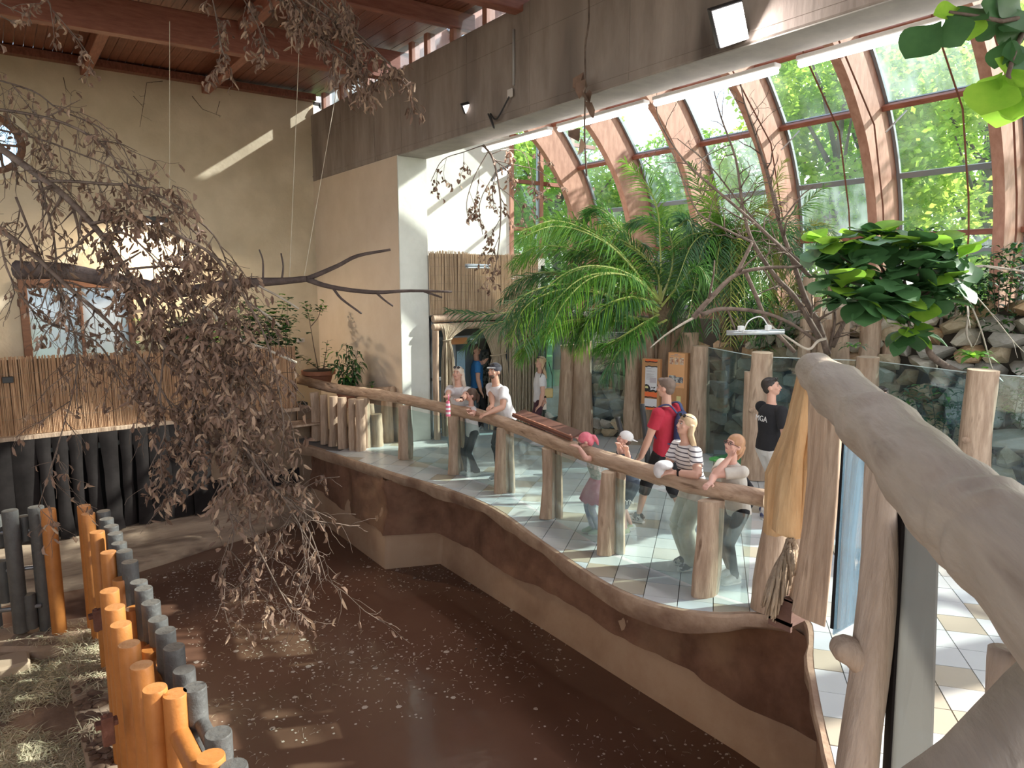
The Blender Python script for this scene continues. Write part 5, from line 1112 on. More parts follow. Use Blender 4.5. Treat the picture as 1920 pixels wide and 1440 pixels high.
for (a,b) in (((543,521,8.0),(562,60,7.8)),((570,521,8.0),(650,60,8.6)),((318,545,8.0),(318,40,7.6))):
    mb = MB(); mb.tube([at(*a)-O, at(*b)-O], .0035, 4); mb.build('string', mat('string', (.5,.44,.34), .8), pc)
# --- dead birch: limbs, twigs and curled leaves
DLEAF = [mat('dead_leaf', (.13,.08,.057), .8, (.26,.165,.12), 3, sub=.15), mat('dead_leaf_pale', (.32,.21,.145), .8, (.43,.31,.22), 3, sub=.2)]
def curl_leaf(mb, p, rnd, L, W, down=1.0):
    d = Vector((rnd.gauss(0,.55),rnd.gauss(0,.55),-down+rnd.gauss(0,.45))).normalized(); x = d.cross(Vector((rnd.gauss(0,1),rnd.gauss(0,1),rnd.gauss(0,.3)))).normalized(); n_ = x.cross(d)
    L *= rnd.uniform(.65,1.3); W *= rnd.uniform(.7,1.2); c = rnd.uniform(-.6,.6)*L; mb.mi = 0 if rnd.random() < .72 else 1; f = W*rnd.uniform(.2,1.0)
    q = [p, p+d*L*.3+n_*c*.5, p+d*L*.7+n_*c*.7, p+d*L+n_*c*.1]
    mb.add([q[0],q[1]-x*W*.5+n_*f,q[1],q[1]+x*W*.5+n_*f,q[2]-x*W*.4+n_*f,q[2],q[2]+x*W*.4+n_*f,q[3]], [(0,2,1),(0,3,2),(1,2,5,4),(2,3,6,5),(4,5,7),(5,6,7)])
def dead(name, label, limbs, D, seed, every, ln, leafL, leafW, per, loc, grav=.35, bark=None, dens=None, lvl=2, rs=1.0):
    rnd = random.Random(seed); root = empty(name, tuple(loc), 0, label, 'branch'); O = root.location; mb = MB(); ends = []
    for k,(pts,r) in enumerate(limbs): 
        e=[]; twigs(mb, [p-O for p in W3(pts, D)], r, .004*rs, rnd, lvl, every, ln, .4, grav, e, 4); ends += e[1:]
    mb.build('twigs', bark or BARK, root, smooth=True); lb_ = MB()
    for P in ends:
        L = sum((b-a).length for a,b in zip(P,P[1:])); k = int(L*per)+rnd.randint(1,3)
        for _ in range(k):
            t = rnd.uniform(.25,1)*(len(P)-1); i = min(int(t),len(P)-2); p = P[i].lerp(P[i+1],t-i)
            if dens and rnd.random() > dens(p+O): continue
            curl_leaf(lb_, p+Vector((rnd.gauss(0,.012),rnd.gauss(0,.012),0)), rnd, leafL, leafW)
    tag(lb_.build('dead_leaves', DLEAF, root), kind='stuff'); print(name, len(mb.f), len(lb_.f)); return root
LIMB = [([(-40,250,5.4),(60,320,5.2),(130,375,5.1),(190,440,5.0),(235,505,4.9),(275,590,4.9),(310,650,4.8),(370,700,4.8),(430,790,4.7),(480,880,4.7),(540,950,4.7),(600,1050,4.7)],.028),
 ([(-40,140,5.6),(60,170,5.5),(110,205,5.4),(180,235,5.3),(225,270,5.3),(250,320,5.3)],.007),
 ([(-40,200,5.4),(60,215,5.3),(130,235,5.2),(190,270,5.2),(240,330,5.1),(300,380,5.1),(370,440,5.0),(420,500,5.0),(450,560,5)],.012),
 ([(-40,235,5.5),(70,260,5.4),(140,285,5.3),(210,315,5.3),(240,350,5.3)],.008),
 ([(60,340,5.2),(130,340,5.1),(200,345,5.0),(260,350,5.0),(330,385,4.9),(400,440,4.9),(430,510,4.9),(445,570,4.9)],.012),
 ([(-40,400,5.0),(60,475,4.9),(130,540,4.8),(200,600,4.8),(270,680,4.8),(320,760,4.8),(350,810,4.8)],.020),
 ([(70,320,5.2),(85,380,5.1),(100,440,5.1),(110,520,5.1),(130,600,5.1),(118,680,5.1)],.010),
 ([(30,370,5.0),(75,480,5.0),(120,570,5.0),(145,650,5.0),(140,720,5.0),(110,830,5.0),(72,950,5.0)],.011),
 ([(170,420,5.0),(250,405,4.9),(330,440,4.8),(400,480,4.8),(460,560,4.8),(500,640,4.8),(520,720,4.8),(532,800,4.8),(525,850,4.8)],.013),
 ([(275,590,4.9),(350,620,4.8),(420,660,4.8),(470,720,4.7),(500,780,4.7)],.010),
 ([(370,700,4.8),(355,800,4.7),(345,880,4.7),(350,920,4.7)],.008),
 ([(430,790,4.7),(415,900,4.6),(438,1000,4.6),(412,1090,4.6)],.008),
 ([(430,790,4.7),(500,900,4.6),(560,960,4.6),(590,1020,4.6),(612,1090,4.6)],.010),
 ([(480,880,4.7),(468,980,4.6),(500,1060,4.6),(548,1150,4.6)],.008),
 ([(235,505,4.9),(300,560,4.8),(380,600,4.8),(450,650,4.8),(490,720,4.8)],.011),
 ([(190,440,5.0),(240,440,4.8),(300,500,4.7),(340,560,4.7),(380,640,4.7),(400,720,4.7)],.010),
 ([(310,650,4.8),(300,740,4.7),(310,810,4.7),(280,880,4.7)],.008),
 ([(235,505,4.9),(330,500,4.9),(400,530,4.9),(440,600,4.9),(470,690,4.9),(480,800,4.9),(500,880,4.9)],.009),
 ([(0,450,4.9),(20,520,4.9),(80,600,4.9),(180,640,4.9),(230,720,4.9),(280,780,4.9)],.010)]
def dens_b(p):
    d = p-EYE; dep = d.dot(_F); x = 960+1325*d.dot(_R)/dep; y = 720-1325*d.dot(_U)/dep
    cx_ = lerp(270,430,max(0,min(1,(y-380)/500))); v = math.exp(-((x-cx_)/120)**2)*(1 if 370<y<960 else .45)
    return .12+(.45 if y > 940 else 1.0 if y > 520 else .5)*v if y > 330 else .18
dead('dead_birch_branch', 'large dead birch bough full of curled brown leaves hanging over the pool', LIMB, 5, 5, .120, .40, .068, .022, 26, at(190,440,5), dens=dens_b)
dead('dead_twigs', 'dead leafy twigs hanging from the roof in front of the concrete beam', [([(500,-40),(560,-5),(620,35),(680,80),(730,120),(765,165)],.010),([(520,-40),(560,20),(600,70),(650,100),(700,140)],.008),([(470,-40),(540,10),(590,60),(640,110),(690,165)],.007),([(390,-40),(405,30),(415,90),(425,110)],.005),([(620,-40),(640,0),(660,60)],.006),([(440,-30),(480,40),(500,90)],.005),([(560,-40),(610,10),(700,90),(750,140)],.007)], 5.6, 9, .13, .26, .08, .021, 26, at(600,0,5.6))
dead('dead_twigs', 'small dead leafy twigs entering at the top left corner', [([(-40,-20),(10,10),(50,30),(60,45)],.005),([(60,-40),(90,0),(100,50)],.005),([(100,20),(150,80),(175,120)],.003),([(-30,20),(0,30),(30,45)],.004)], 5.2, 10, .16, .2, .055, .022, 20, at(50,0,5.2))
dead('dead_twigs', 'fine reddish dead twigs hanging before the white far wall', [([(906,272),(925,300),(938,370),(937,440),(928,512)],.022),([(906,272),(870,285),(830,300),(808,340)],.008),([(915,285),(890,330),(875,380),(880,420)],.008),([(925,300),(970,310),(1010,320),(1030,340)],.008),([(935,350),(970,380),(985,420)],.007),([(920,290),(950,280),(985,290),(1000,350)],.007),([(930,320),(900,380),(905,440)],.007)], 11.5, 12, .34, .55, .085, .04, 9, at(920,300,11.5), bark=BARK, rs=1.5, grav=.5)
# hanging dry strand over the beam
hs = empty('hanging_vine', tuple(on_x(1100,60,6.0)), 0, 'thin dry vine with brown leaves hanging over the concrete beam', 'branch'); O = hs.location; mb = MB()
mb.tube([p-O for p in rail_path([on_x(1103,-30,6.0),on_x(1104,40,6.0),on_x(1097,90,6.0),on_x(1098,160,6.05),on_x(1096,250,6.1),on_x(1100,330,6.1)],3)], .012, 5); mb.build('stem', BARK, hs, smooth=True)
mb = MB(); rnd = random.Random(4)
for (x,y) in ((1094,135),(1098,148),(1092,180),(1096,190),(1088,240),(1090,258)): curl_leaf(mb, on_x(x,y,6.0)-O, rnd, .2, .14)
mb.build('dead_leaves', DLEAF, hs)
# dry climber roots on the back wall
cr_ = empty('dry_tendrils', tuple(on_y(265,160,16.28)), 0, 'dry climbing tendrils clinging high on the back wall', 'branch'); O = cr_.location; mb = MB(); rnd = random.Random(3)
for pts in ([(305,152),(275,155),(270,190),(266,215),(262,238)],[(250,180),(268,200)],[(119,145),(123,165),(135,180)],[(360,180),(380,205),(415,218)],[(412,190),(405,215)]): twigs(mb, [on_y(x,y,16.27)-O for x,y in pts], .006, .003, rnd, 1, .3, .25, .7)
mb.build('tendrils', BARKD, cr_, smooth=True)
# ---------------------------------------------------------------- straw on the paddock, debris on the water
STRAW = [mat('straw', (.58,.50,.34), .85, (.74,.66,.48), 3), mat('straw_green', (.48,.46,.30), .85)]
rnd = random.Random(6); mb = MB()
def straw(mb, x, y, z, L, rnd, r=.0045):
    a = rnd.uniform(0,PI*2); d = Vector((math.cos(a),math.sin(a),rnd.uniform(-.15,.25)))*L; s_ = Vector((-math.sin(a),math.cos(a),0))*r; p = Vector((x,y,z)); m_ = p+d*.5+Vector((rnd.uniform(-.02,.02),rnd.uniform(-.02,.02),.015)); q = p+d
    q.z = max(q.z, z-.01); mb.mi = rnd.choice([0,0,1]); mb.add([p-s_,p+s_,m_+s_,m_-s_,q], [(0,1,2,3),(3,2,4)])
def inpoly(x,y,P):
    c=False
    for i in range(len(P)):
        x0,y0=P[i-1];x1,y1=P[i]
        if (y0>y)!=(y1>y) and x < (x1-x0)*(y-y0)/(y1-y0)+x0: c = not c
    return c
n_ = 0
while n_ < 14000:
    x = rnd.uniform(-1.6,.84); y = rnd.uniform(6.4,10.05); v = noise.noise(Vector((x*1.1,y*1.1,3)))
    if v < rnd.uniform(-.35,.35): continue
    n_ += 1; z = -1.36 if x > .36 else -1.55
    if x > .36 and (rnd.random() < .6 or y < 7.6): continue
    straw(mb, x, y, z+max(0,v)*.10*rnd.random()+.006, rnd.uniform(.08,.26), rnd)
for _ in range(1600):
    x = rnd.uniform(-2,.85); y = rnd.uniform(9.9,10.9)
    if noise.noise(Vector((x*2,y*2,9))) > rnd.uniform(-.1,.4) and inpoly(x,y,[(-5,10.75),(-.9,10.5),(-.27,10.3),(.05,10.05),(.33,9.9),(.8,9.9),(.9,10.4),(-.26,10.85),(-5,11.5)]): straw(mb, x, y, -1.352, rnd.uniform(.06,.2), rnd)
tag(mb.build('straw', STRAW), 'loose straw strewn over the paddock ground', 'straw', kind='stuff')
mb = MB(); rnd = random.Random(16)
for _ in range(9000):
    x = rnd.uniform(.95,5.8); y = rnd.uniform(2.2,12.4); v = noise.noise(Vector((x*.55,y*.45,1)))+.5*noise.noise(Vector((x*2,y*2,5)))
    if v < rnd.uniform(-.45,.6): continue
    mb.mi = 0; r_ = rnd.uniform(.005,.014)
    if rnd.random() < .05: r_ = rnd.uniform(.015,.032)
    if rnd.random() < .55:
        k_=6; r_ *= 1.25; a0 = rnd.uniform(0,6); mb.add([(x+r_*math.cos(a0+a*2*PI/k_)*rnd.uniform(.7,1.3), y+r_*math.sin(a0+a*2*PI/k_), WZ+.004) for a in range(k_)], [tuple(range(k_))])
    else: straw(mb, x, y, WZ+.003, rnd.uniform(.02,.10), rnd, .0018)
tag(mb.build('floating_debris', [mat('debris_pale', (.42,.33,.27), .8, (.55,.48,.42), 9), STRAW[0]]), 'small pale flecks and straw floating on the brown water', 'debris', kind='stuff')
mb = MB()
for _ in range(90):   # clumps of dung and earth by the kerb
    c = (rnd.uniform(.38,.6), rnd.uniform(7.0,8.8), -1.36); s_ = rnd.uniform(.015,.05); mb.ell(c, (s_*1.3,s_,s_*.6), 7, 5)
tag(mb.build('earth_clods', mat('clods', (.12,.07,.05), .95, (.2,.13,.09), 9)), 'dark crumbly clods along the kerb beside the orange barrier', 'soil', kind='stuff')
sr = empty('submerged_rock', (3.55,3.9,WZ-.12), 0, 'grey rock tip just breaking the water surface', 'rock'); MB().ell((0,0,0),(.28,.2,.13),14,8).build('rock', SM[1], sr, smooth=True)
# ================================================================ PEOPLE
def remesh(mb, name, vox, m, parent, smooth_it=2, sub=False):
    me = mb.mesh(name, [m] if not isinstance(m, list) else m, True); o = link(name, me, None)
    md = o.modifiers.new('r','REMESH'); md.mode = 'VOXEL'; md.voxel_size = vox; md.use_smooth_shade = True
    s_ = o.modifiers.new('s','SMOOTH'); s_.iterations = smooth_it; s_.factor = .5
    bpy.context.view_layer.update(); m2 = bpy.data.meshes.new_from_object(o.evaluated_get(bpy.context.evaluated_depsgraph_get()))
    mats = [x for x in me.materials]; m2.materials.clear(); 
    for x in mats: m2.materials.append(x)
    m2.polygons.foreach_set('use_smooth', [True]*len(m2.polygons)); m2.name = name
    o.modifiers.clear(); o.data = m2; o.name = name; bpy.data.meshes.remove(me)
    if parent: o.parent = parent
    return o
def loft(mb, C, rx, ry, xd=Vector((1,0,0)), n=14):
    k = len(mb.v); C = [Vector(c) for c in C]; m_ = len(C); xs_ = xd if isinstance(xd, list) else [xd]*m_
    for i,c in enumerate(C):
        t = (C[min(i+1,m_-1)]-C[max(i-1,0)]).normalized(); x = xs_[i]-t*xs_[i].dot(t); x.normalize(); y = t.cross(x)
        for j in range(n):
            a = 2*PI*j/n; mb.v.append(tuple(c + x*math.cos(a)*rx[i] + y*math.sin(a)*ry[i]))
    for i in range(m_-1):
        for j in range(n): mb.f.append((k+i*n+j,k+i*n+(j+1)%n,k+(i+1)*n+(j+1)%n,k+(i+1)*n+j)); mb.m.append(mb.mi)
    mb.f.append(tuple(k+j for j in range(n-1,-1,-1))); mb.f.append(tuple(k+(m_-1)*n+j for j in range(n))); mb.m += [mb.mi]*2
def limb(mb, a, b, r0, r1, bulge=0, n=12):
    a=Vector(a); b=Vector(b); P=[]; R=[]
    d=(b-a).normalized()
    for t in (-.04,0,.25,.5,.75,1,1.03):
        P.append(a.lerp(b,t)); R.append((lerp(r0,r1,max(0,min(1,t)))+bulge*math.sin(max(0,min(1,t))**.7*PI))*(0.75 if t<0 or t>1 else 1))
    mb.tube(P, R, n)
def ik(S, T, la, lb, hint):
    d = T-S; L = min(d.length, (la+lb)*.999); d = d.normalized(); T2 = S+d*L
    x = (la*la-lb*lb+L*L)/(2*L); h = math.sqrt(max(0,la*la-x*x)); hv = hint-d*hint.dot(d); hv.normalize(); return S+d*x+hv*h, T2
SKIN = lambda nm,c: mat('skin_'+nm, c, .5, tuple(k*.93 for k in c), 5, spec=.4)
def cloth(nm, c, c2=None, **k): return mat('cloth_'+nm, c, .9, c2 or tuple(x*.88 for x in c), 6, bump=.15, bscale=40, **k)
def person(label, pos, rz, h, lean=0, side=0, hyaw=0, hpitch=0, hroll=0, armL=None, armR=None, hintL=(-.6,-.3,-.7), hintR=(.6,-.3,-.7), feet=((-.09,0),(.09,0)), skin=None, shirt=None, sleeve=.5, pants=None, leg_r=(1,1,1), leg_len=1.0, shoe=None, hair=None, hairstyle='short', wide=1.0, hs=1.0, hips=1.0, worldtargets=True, skirt=None, fingers=((0,1,-.2),(0,1,-.2)), curl=(.5,.5), hem=.50, cap=None, glasses=None, shirt_loose=1.0, face=True):
    pos = Vector(pos); root = empty('person', pos, rz, label, 'person'); Mi = Matrix.Rotation(-rz,3,'Z')
    tl = lambda P: Mi @ (Vector(P)-pos)
    k = h/1.75; zp = .53*h
    up = Vector((math.sin(side), math.sin(lean), math.cos(lean))).normalized(); pel = Vector((0,-.35*math.sin(lean)*h*.25,zp))
    fwd = Vector((0,math.cos(lean),-math.sin(lean)))
    sp_ = lambda f: pel + up*(f*h)      # f=0 pelvis .. .30 neck base
    neck = sp_(.295); R_up = Matrix((Vector((1,0,0)), fwd, up)).transposed()
    shL = sp_(.265)+Vector((-.112*wide*h,0,0)); shR = sp_(.265)+Vector((.112*wide*h,0,0))
    Rh = Matrix.Rotation(hyaw,3,'Z') @ Matrix.Rotation(hroll,3,'Y') @ Matrix.Rotation(-hpitch,3,'X')
    headc = neck + up*.045*h + Rh @ Vector((0,.012*h,.07*h*hs+.01*h))
    # arms
    A = []
    for s_,S,T,hint,sh_t in ((-1,shL,armL,hintL,fingers[0]),(1,shR,armR,hintR,fingers[1])):
        la,lb = .172*h,.150*h
        if T is None: T_ = S+Vector((s_*.05*h,.03*h,-.31*h))
        else: T_ = tl(T)
        E,W = ik(S,T_,la,lb,Vector(hint)); A.append((s_,S,E,W,Vector(sh_t)))
    # legs
    Lg = []
    for s_,(fx,fy) in zip((-1,1),feet):
        Hh = pel+Vector((s_*.052*h*hips,0,-.02*h)); An = Vector((fx*k,fy*k,.05*h)); K,An2 = ik(Hh,An,.245*h,.245*h,Vector((s_*.08,1,0))); Lg.append((s_,Hh,K,An2))
    # --- continuous body
    b = MB(); X = Vector((1,0,0))
    loft(b, [pel-up*.05*h, pel, sp_(.08), sp_(.17), sp_(.25), sp_(.285), sp_(.31)], [q*h*wide for q in (.06,.092*hips,.074,.092,.10,.06,.032)], [q*h for q in (.05,.066,.056,.066,.058,.04,.032)], X)
    for s_,S,E,W,fd in A:
        b.ell(S, (.036*h,.036*h,.036*h)); limb(b,S,E,.030*h,.024*h,.003*h); limb(b,E,W,.025*h,.0165*h,.004*h)
        d = (W-E).normalized(); fdir = (fd.normalized() if fd.length>.01 else d); fdir = (fdir*.6+d*.6).normalized()
        x = fdir.cross(Vector((0,0,1))); x = x.normalized() if x.length>.1 else Vector((1,0,0)); nz = x.cross(fdir)
        hh = h if h>1.4 else h*1.05
        pc_ = W+fdir*.026*hh; loft(b, [W-d*.01*h, W+fdir*.012*hh, W+fdir*.035*hh, W+fdir*.054*hh], [.016*hh,.021*hh,.0255*hh,.024*hh], [.013*hh,.013*hh,.011*hh,.009*hh], x, 10)
        cu = curl[0 if s_<0 else 1]
        for fi,(ox,fl_) in enumerate(((-.018,.038),(-.006,.045),(.006,.042),(.018,.033))):
            base = W+fdir*.050*hh+x*ox*hh; d1 = (fdir-nz*cu*.5).normalized(); d2 = (fdir-nz*cu*1.6).normalized(); m1 = base+d1*fl_*hh*.5
            b.tube([base-fdir*.01*hh, m1, m1+d2*fl_*hh*.5], [.0062*hh,.0058*hh,.0045*hh], 7)
        tb = W+fdir*.016*hh-x*s_*.016*hh; b.tube([tb, tb+(fdir*.6-x*s_*.8).normalized()*.028*hh, tb+(fdir*.9-x*s_*.55).normalized()*.052*hh], [.0085*hh,.0072*hh,.0052*hh], 7)
    for s_,Hh,K,An in Lg:
        limb(b,Hh,K,.045*h,.029*h,.002*h); limb(b,K,An,.029*h,.017*h,.003*h); b.ell(An+Vector((0,.03*h,-.025*h)), (.02*h,.055*h,.022*h))
    # head
    q = h*hs; hw,hd_,hh_ = .0445*q,.056*q,.066*q
    def HP(x,y,z): return headc + Rh @ Vector((x*q,y*q,z*q))
    limb(b, neck-up*.02*h, HP(0,-.008,-.03), .034*h*min(1.05,wide), .031*h)
    b.ell(HP(0,-.006,.012), (hw,hd_,.054*q), 16, 12, Rh); b.ell(HP(0,.010,-.018), (.036*q,.040*q,.044*q), 14, 10, Rh); b.ell(HP(0,.026,-.044), (.020*q,.020*q,.016*q), 10, 8, Rh)
    b.ell(HP(0,.040,.020), (.030*q,.012*q,.010*q), 10, 8, Rh)
    b.tube([HP(0,.044,.012),HP(0,.056,-.006),HP(0,.061,-.014),HP(0,.046,-.020)], [.0055*q,.0075*q,.0085*q,.006*q], 8)
    b.ell(HP(0,.045,-.030), (.014*q,.008*q,.007*q), 8, 6, Rh)
    for s_ in (-1,1): b.ell(HP(s_*.045,-.006,-.004), (.007*q,.013*q,.018*q), 8, 6, Rh); b.ell(HP(s_*.024,.034,-.012), (.014*q,.012*q,.012*q), 8, 6, Rh)
    remesh(b, 'body', .0085 if h>1.3 else .0072, skin, root, 2)
    if face:
        for s_ in (-1,1):
            MB().ell(HP(s_*.0185,.0475,.006), (.0075*q,.0035*q,.0045*q), 8, 6, Rh).build('eye', mat('eye_white', (.55,.52,.5), .3), root, smooth=True)
            MB().ell(HP(s_*.0185,.0505,.006), (.0038*q,.002*q,.0042*q), 8, 6, Rh).build('iris', mat('iris', (.03,.02,.015), .2), root, smooth=True)
            e = MB(); e.tube([HP(s_*.009,.053,.017),HP(s_*.019,.053,.020),HP(s_*.030,.046,.016)], [.0018*q,.0026*q,.0015*q], 6); e.build('eyebrow', mat('brow', (.10,.06,.04), .8), root, smooth=True)
        e = MB(); e.tube([HP(-.014,.0475,-.031),HP(0,.0535,-.0305),HP(.014,.0475,-.031)], [.0015*q,.0042*q,.0015*q], 7); e.build('mouth', mat('lips', (.42,.16,.14), .5), root, smooth=True)
    # --- shirt
    if shirt:
        s = MB(); lo = shirt_loose; zb = hem
        base = sp_(hem-.53)
        loft(s, [base, sp_(.03), sp_(.09), sp_(.17), sp_(.245), sp_(.28), sp_(.302)], [v*h*wide for v in (.103*hips*lo,.100*hips*lo,.088*lo,.102*lo,.108,.078,.040)], [v*h for v in (.078*lo,.076*lo,.070*lo,.078*lo,.068,.052,.040)], X, 18)
        for s_,S,E,W,fd in A:
            s.ell(S, (.045*h,.044*h,.042*h))
            if sleeve <= 1:
                e_ = S.lerp(E, sleeve); loft(s, [S-(E-S)*.02, S.lerp(E,sleeve*.5), e_], [.042*h,.040*h,.041*h*lo], [.042*h,.040*h,.041*h*lo], Vector((.3,1,.2)))
        remesh(s, 'shirt', .011, shirt, root, 3)
    if pants:
        s = MB(); loft(s, [pel-up*.07*h, pel-up*.03*h, pel+up*.01*h, sp_(.045)], [v*h*hips for v in (.075,.098,.094,.080)], [v*h for v in (.062,.074,.070,.060)], X, 18)
        for s_,Hh,K,An in Lg:
            r0,r1,r2 = (.058*leg_r[0],.042*leg_r[1],.034*leg_r[2])
            limb(s, Hh, K, r0*h, r1*h, .001*h)
            if leg_len > .5:
                e_ = K.lerp(An, (leg_len-.5)*2); limb(s, K, e_, r1*h, r2*h, .002*h)
                if leg_len >= 1: s.tube([An+Vector((0,0,.03*h)), An+Vector((0,0,-.015*h))], [r2*h, r2*h*1.12], 12)
        remesh(s, 'trousers', .011, pants, root, 3)
    if skirt:
        s = MB(); n_=28; rows=[]; 
        for i,(f,r) in enumerate(((.04,.085),(-.02,.115),(-.10,.150),(-.19,.178))):
            c = pel+Vector((0,0,f*h)); rows.append([(c.x+math.cos(2*PI*j/n_)*h*r*(1+.07*(-1)**j*(i/3)), c.y+math.sin(2*PI*j/n_)*h*r*(1+.07*(-1)**j*(i/3)), c.z+.006*(-1)**j*i) for j in range(n_)])
        s.add([v for r in rows for v in r], [(i*n_+j,i*n_+(j+1)%n_,(i+1)*n_+(j+1)%n_,(i+1)*n_+j) for i in range(3) for j in range(n_)]); s.build('skirt', skirt, root, smooth=True)
    if shoe:
        for s_,Hh,K,An in Lg:
            f_ = An-Vector((0,0,.05*h-.0)); z0 = 0; s = MB(); sm = MB()
            yo = An.y; xo = An.x
            P = [(xo,yo-.042*h,.026*h),(xo,yo-.02*h,.034*h),(xo,yo+.015*h,.036*h),(xo,yo+.055*h,.026*h),(xo,yo+.095*h,.019*h),(xo,yo+.108*h,.014*h)]
            P = [(a_,b_,c_+An.z-.05*h) for a_,b_,c_ in P]
            loft(s, P, [.018*h,.027*h,.027*h,.030*h,.026*h,.012*h], [.022*h,.034*h,.036*h,.026*h,.017*h,.010*h], X, 12); s.ell((xo,yo,An.z-.008*h), (.026*h,.030*h,.02*h))
            so = remesh(s, 'shoe', .009, shoe, root, 2)
            loft(sm, [(a_,b_,An.z-.05*h+.006*h) for a_,b_,c_ in P], [.019*h,.029*h,.029*h,.032*h,.028*h,.014*h], [.008*h]*6, X, 12); sm.build('sole', mat('shoe_sole', (.62,.60,.57), .7), so, smooth=True, sharp=40)
    # --- hair
    if hair:
        s = MB()
        if hairstyle == 'short': s.ell(HP(0,-.014,.024), (.048*q,.058*q,.052*q), 16, 12, Rh); s.ell(HP(0,-.030,-.004), (.042*q,.034*q,.040*q), 14, 10, Rh); s.ell(HP(0,.030,.054), (.034*q,.024*q,.016*q), 12, 8, Rh)
        elif hairstyle == 'cap': s.ell(HP(0,-.028,-.004), (.044*q,.036*q,.040*q), 14, 10, Rh)
        else:
            s.ell(HP(0,-.014,.022), (.051*q,.062*q,.056*q), 16, 12, Rh); s.ell(HP(0,-.032,-.012), (.048*q,.036*q,.05*q), 14, 10, Rh)
            if hairstyle == 'long':
                bk = HP(0,-.05,-.02); dn = Vector((0,-.02,-1)).normalized()
                for s_ in (-1,-.5,0,.5,1):
                    a_ = HP(s_*.042,-.035+.02*abs(s_),.01); s.tube([a_, HP(s_*.050,-.045+.025*abs(s_),-.05), HP(s_*.052,-.05+.02*abs(s_),-.05)+Vector((0,-.012*h,-.055*h)), HP(s_*.048,-.05,-.05)+Vector((0,-.02*h,-.125*h))], [.020*q,.022*q,.019*q,.008*q], 8)
            if hairstyle in ('pony','bun'):
                s.tube([HP(0,-.06,.02),HP(0,-.085,.0),HP(0,-.088,-.04),HP(0,-.078,-.085)], [.014*q,.020*q,.018*q,.006*q], 8)
        # carve: keep hair off the face by lifting front volume above the brow
        o = remesh(s, 'hair', .009, hair, root, 1)
    if cap:
        cm, direc = cap; s = MB(); s.ell(HP(0,-.010,.030), (.053*q,.063*q,.050*q), 16, 12, Rh)
        o = remesh(s, 'cap', .009, cm, root, 1); sg = direc; s = MB()
        pts = [(-.040,.035,.030),(-.030,.060,.028),(0,.098,.022),(.030,.060,.028),(.040,.035,.030),(.0,.03,.036)]; rr = lambda p,dz: HP(p[0],p[1]*sg-(.02 if sg<0 else 0),p[2]+dz-(.012 if sg<0 else 0))
        N6 = len(pts); s.add([rr(p,0) for p in pts]+[rr(p,.006) for p in pts], [tuple(range(N6-1,-1,-1)),tuple(range(N6,2*N6))]+[(i,(i+1)%N6,N6+(i+1)%N6,N6+i) for i in range(N6)]); s.build('cap_peak', glasses and mat('peak_grey', (.45,.45,.46), .8) or cm, root)
    if glasses == 'head' or glasses == 'eyes':
        zz,yy = (.058,.042) if glasses == 'head' else (.006,.056)
        g = MB()
        for s_ in (-1,1):
            if glasses == 'head': g.ell(HP(s_*.020,yy,zz), (.017*q,.005*q,.012*q), 10, 6, Rh)
            else: g.tube([HP(s_*.020+.013*math.cos(a*PI/5),yy,zz+.010*math.sin(a*PI/5)) for a in range(11)], .0018*q, 5)
            g.tube([HP(s_*.034,yy,zz+.002),HP(s_*.050,yy-.03,zz),HP(s_*.052,yy-.055,zz-.006)], .0022*q, 5)
        g.tube([HP(-.006,yy+.003,zz),HP(.006,yy+.003,zz)], .002*q, 5); g.build('sunglasses' if glasses=='head' else 'glasses', mat('lens_black', (.012,.01,.012), .12, spec=.8) if glasses=='head' else mat('frame_thin', (.12,.05,.05), .3), root, smooth=True)
    return dict(root=root, HP=HP, A=A, h=h, sp=sp_, pel=pel, up=up, Lg=Lg, Rh=Rh, tl=tl, q=q)
S1 = SKIN('fair', (.62,.36,.27)); S2 = SKIN('tan', (.55,.31,.22)); S3 = SKIN('kid', (.66,.38,.30))
WT = cloth('white', (.72,.70,.71)); DENIM = cloth('denim_light', (.36,.48,.56), (.45,.56,.63)); DARKP = cloth('dark_trouser', (.030,.038,.045)); BLK = cloth('black', (.012,.012,.015))
BLOND = mat('hair_blond', (.42,.28,.16), .55, (.58,.42,.26), 18, (1,1,.15)); BLONDE_L = mat('hair_pale', (.55,.45,.36), .5, (.70,.60,.50), 18, (1,1,.15)); BRN = mat('hair_brown', (.07,.04,.028), .55, (.12,.07,.045), 18, (1,1,.2)); PINKH = mat('hair_pink', (.62,.11,.17), .6, (.72,.22,.26), 14); GING = mat('hair_ginger', (.38,.19,.10), .5, (.50,.28,.15), 16, (1,1,.2))
SHW = mat('shoe_white', (.62,.62,.62), .6, (.5,.5,.5), 9); SHG = mat('shoe_grey', (.16,.17,.18), .7, (.6,.6,.6), 14, contrast=(.5,.55))
D2 = math.radians
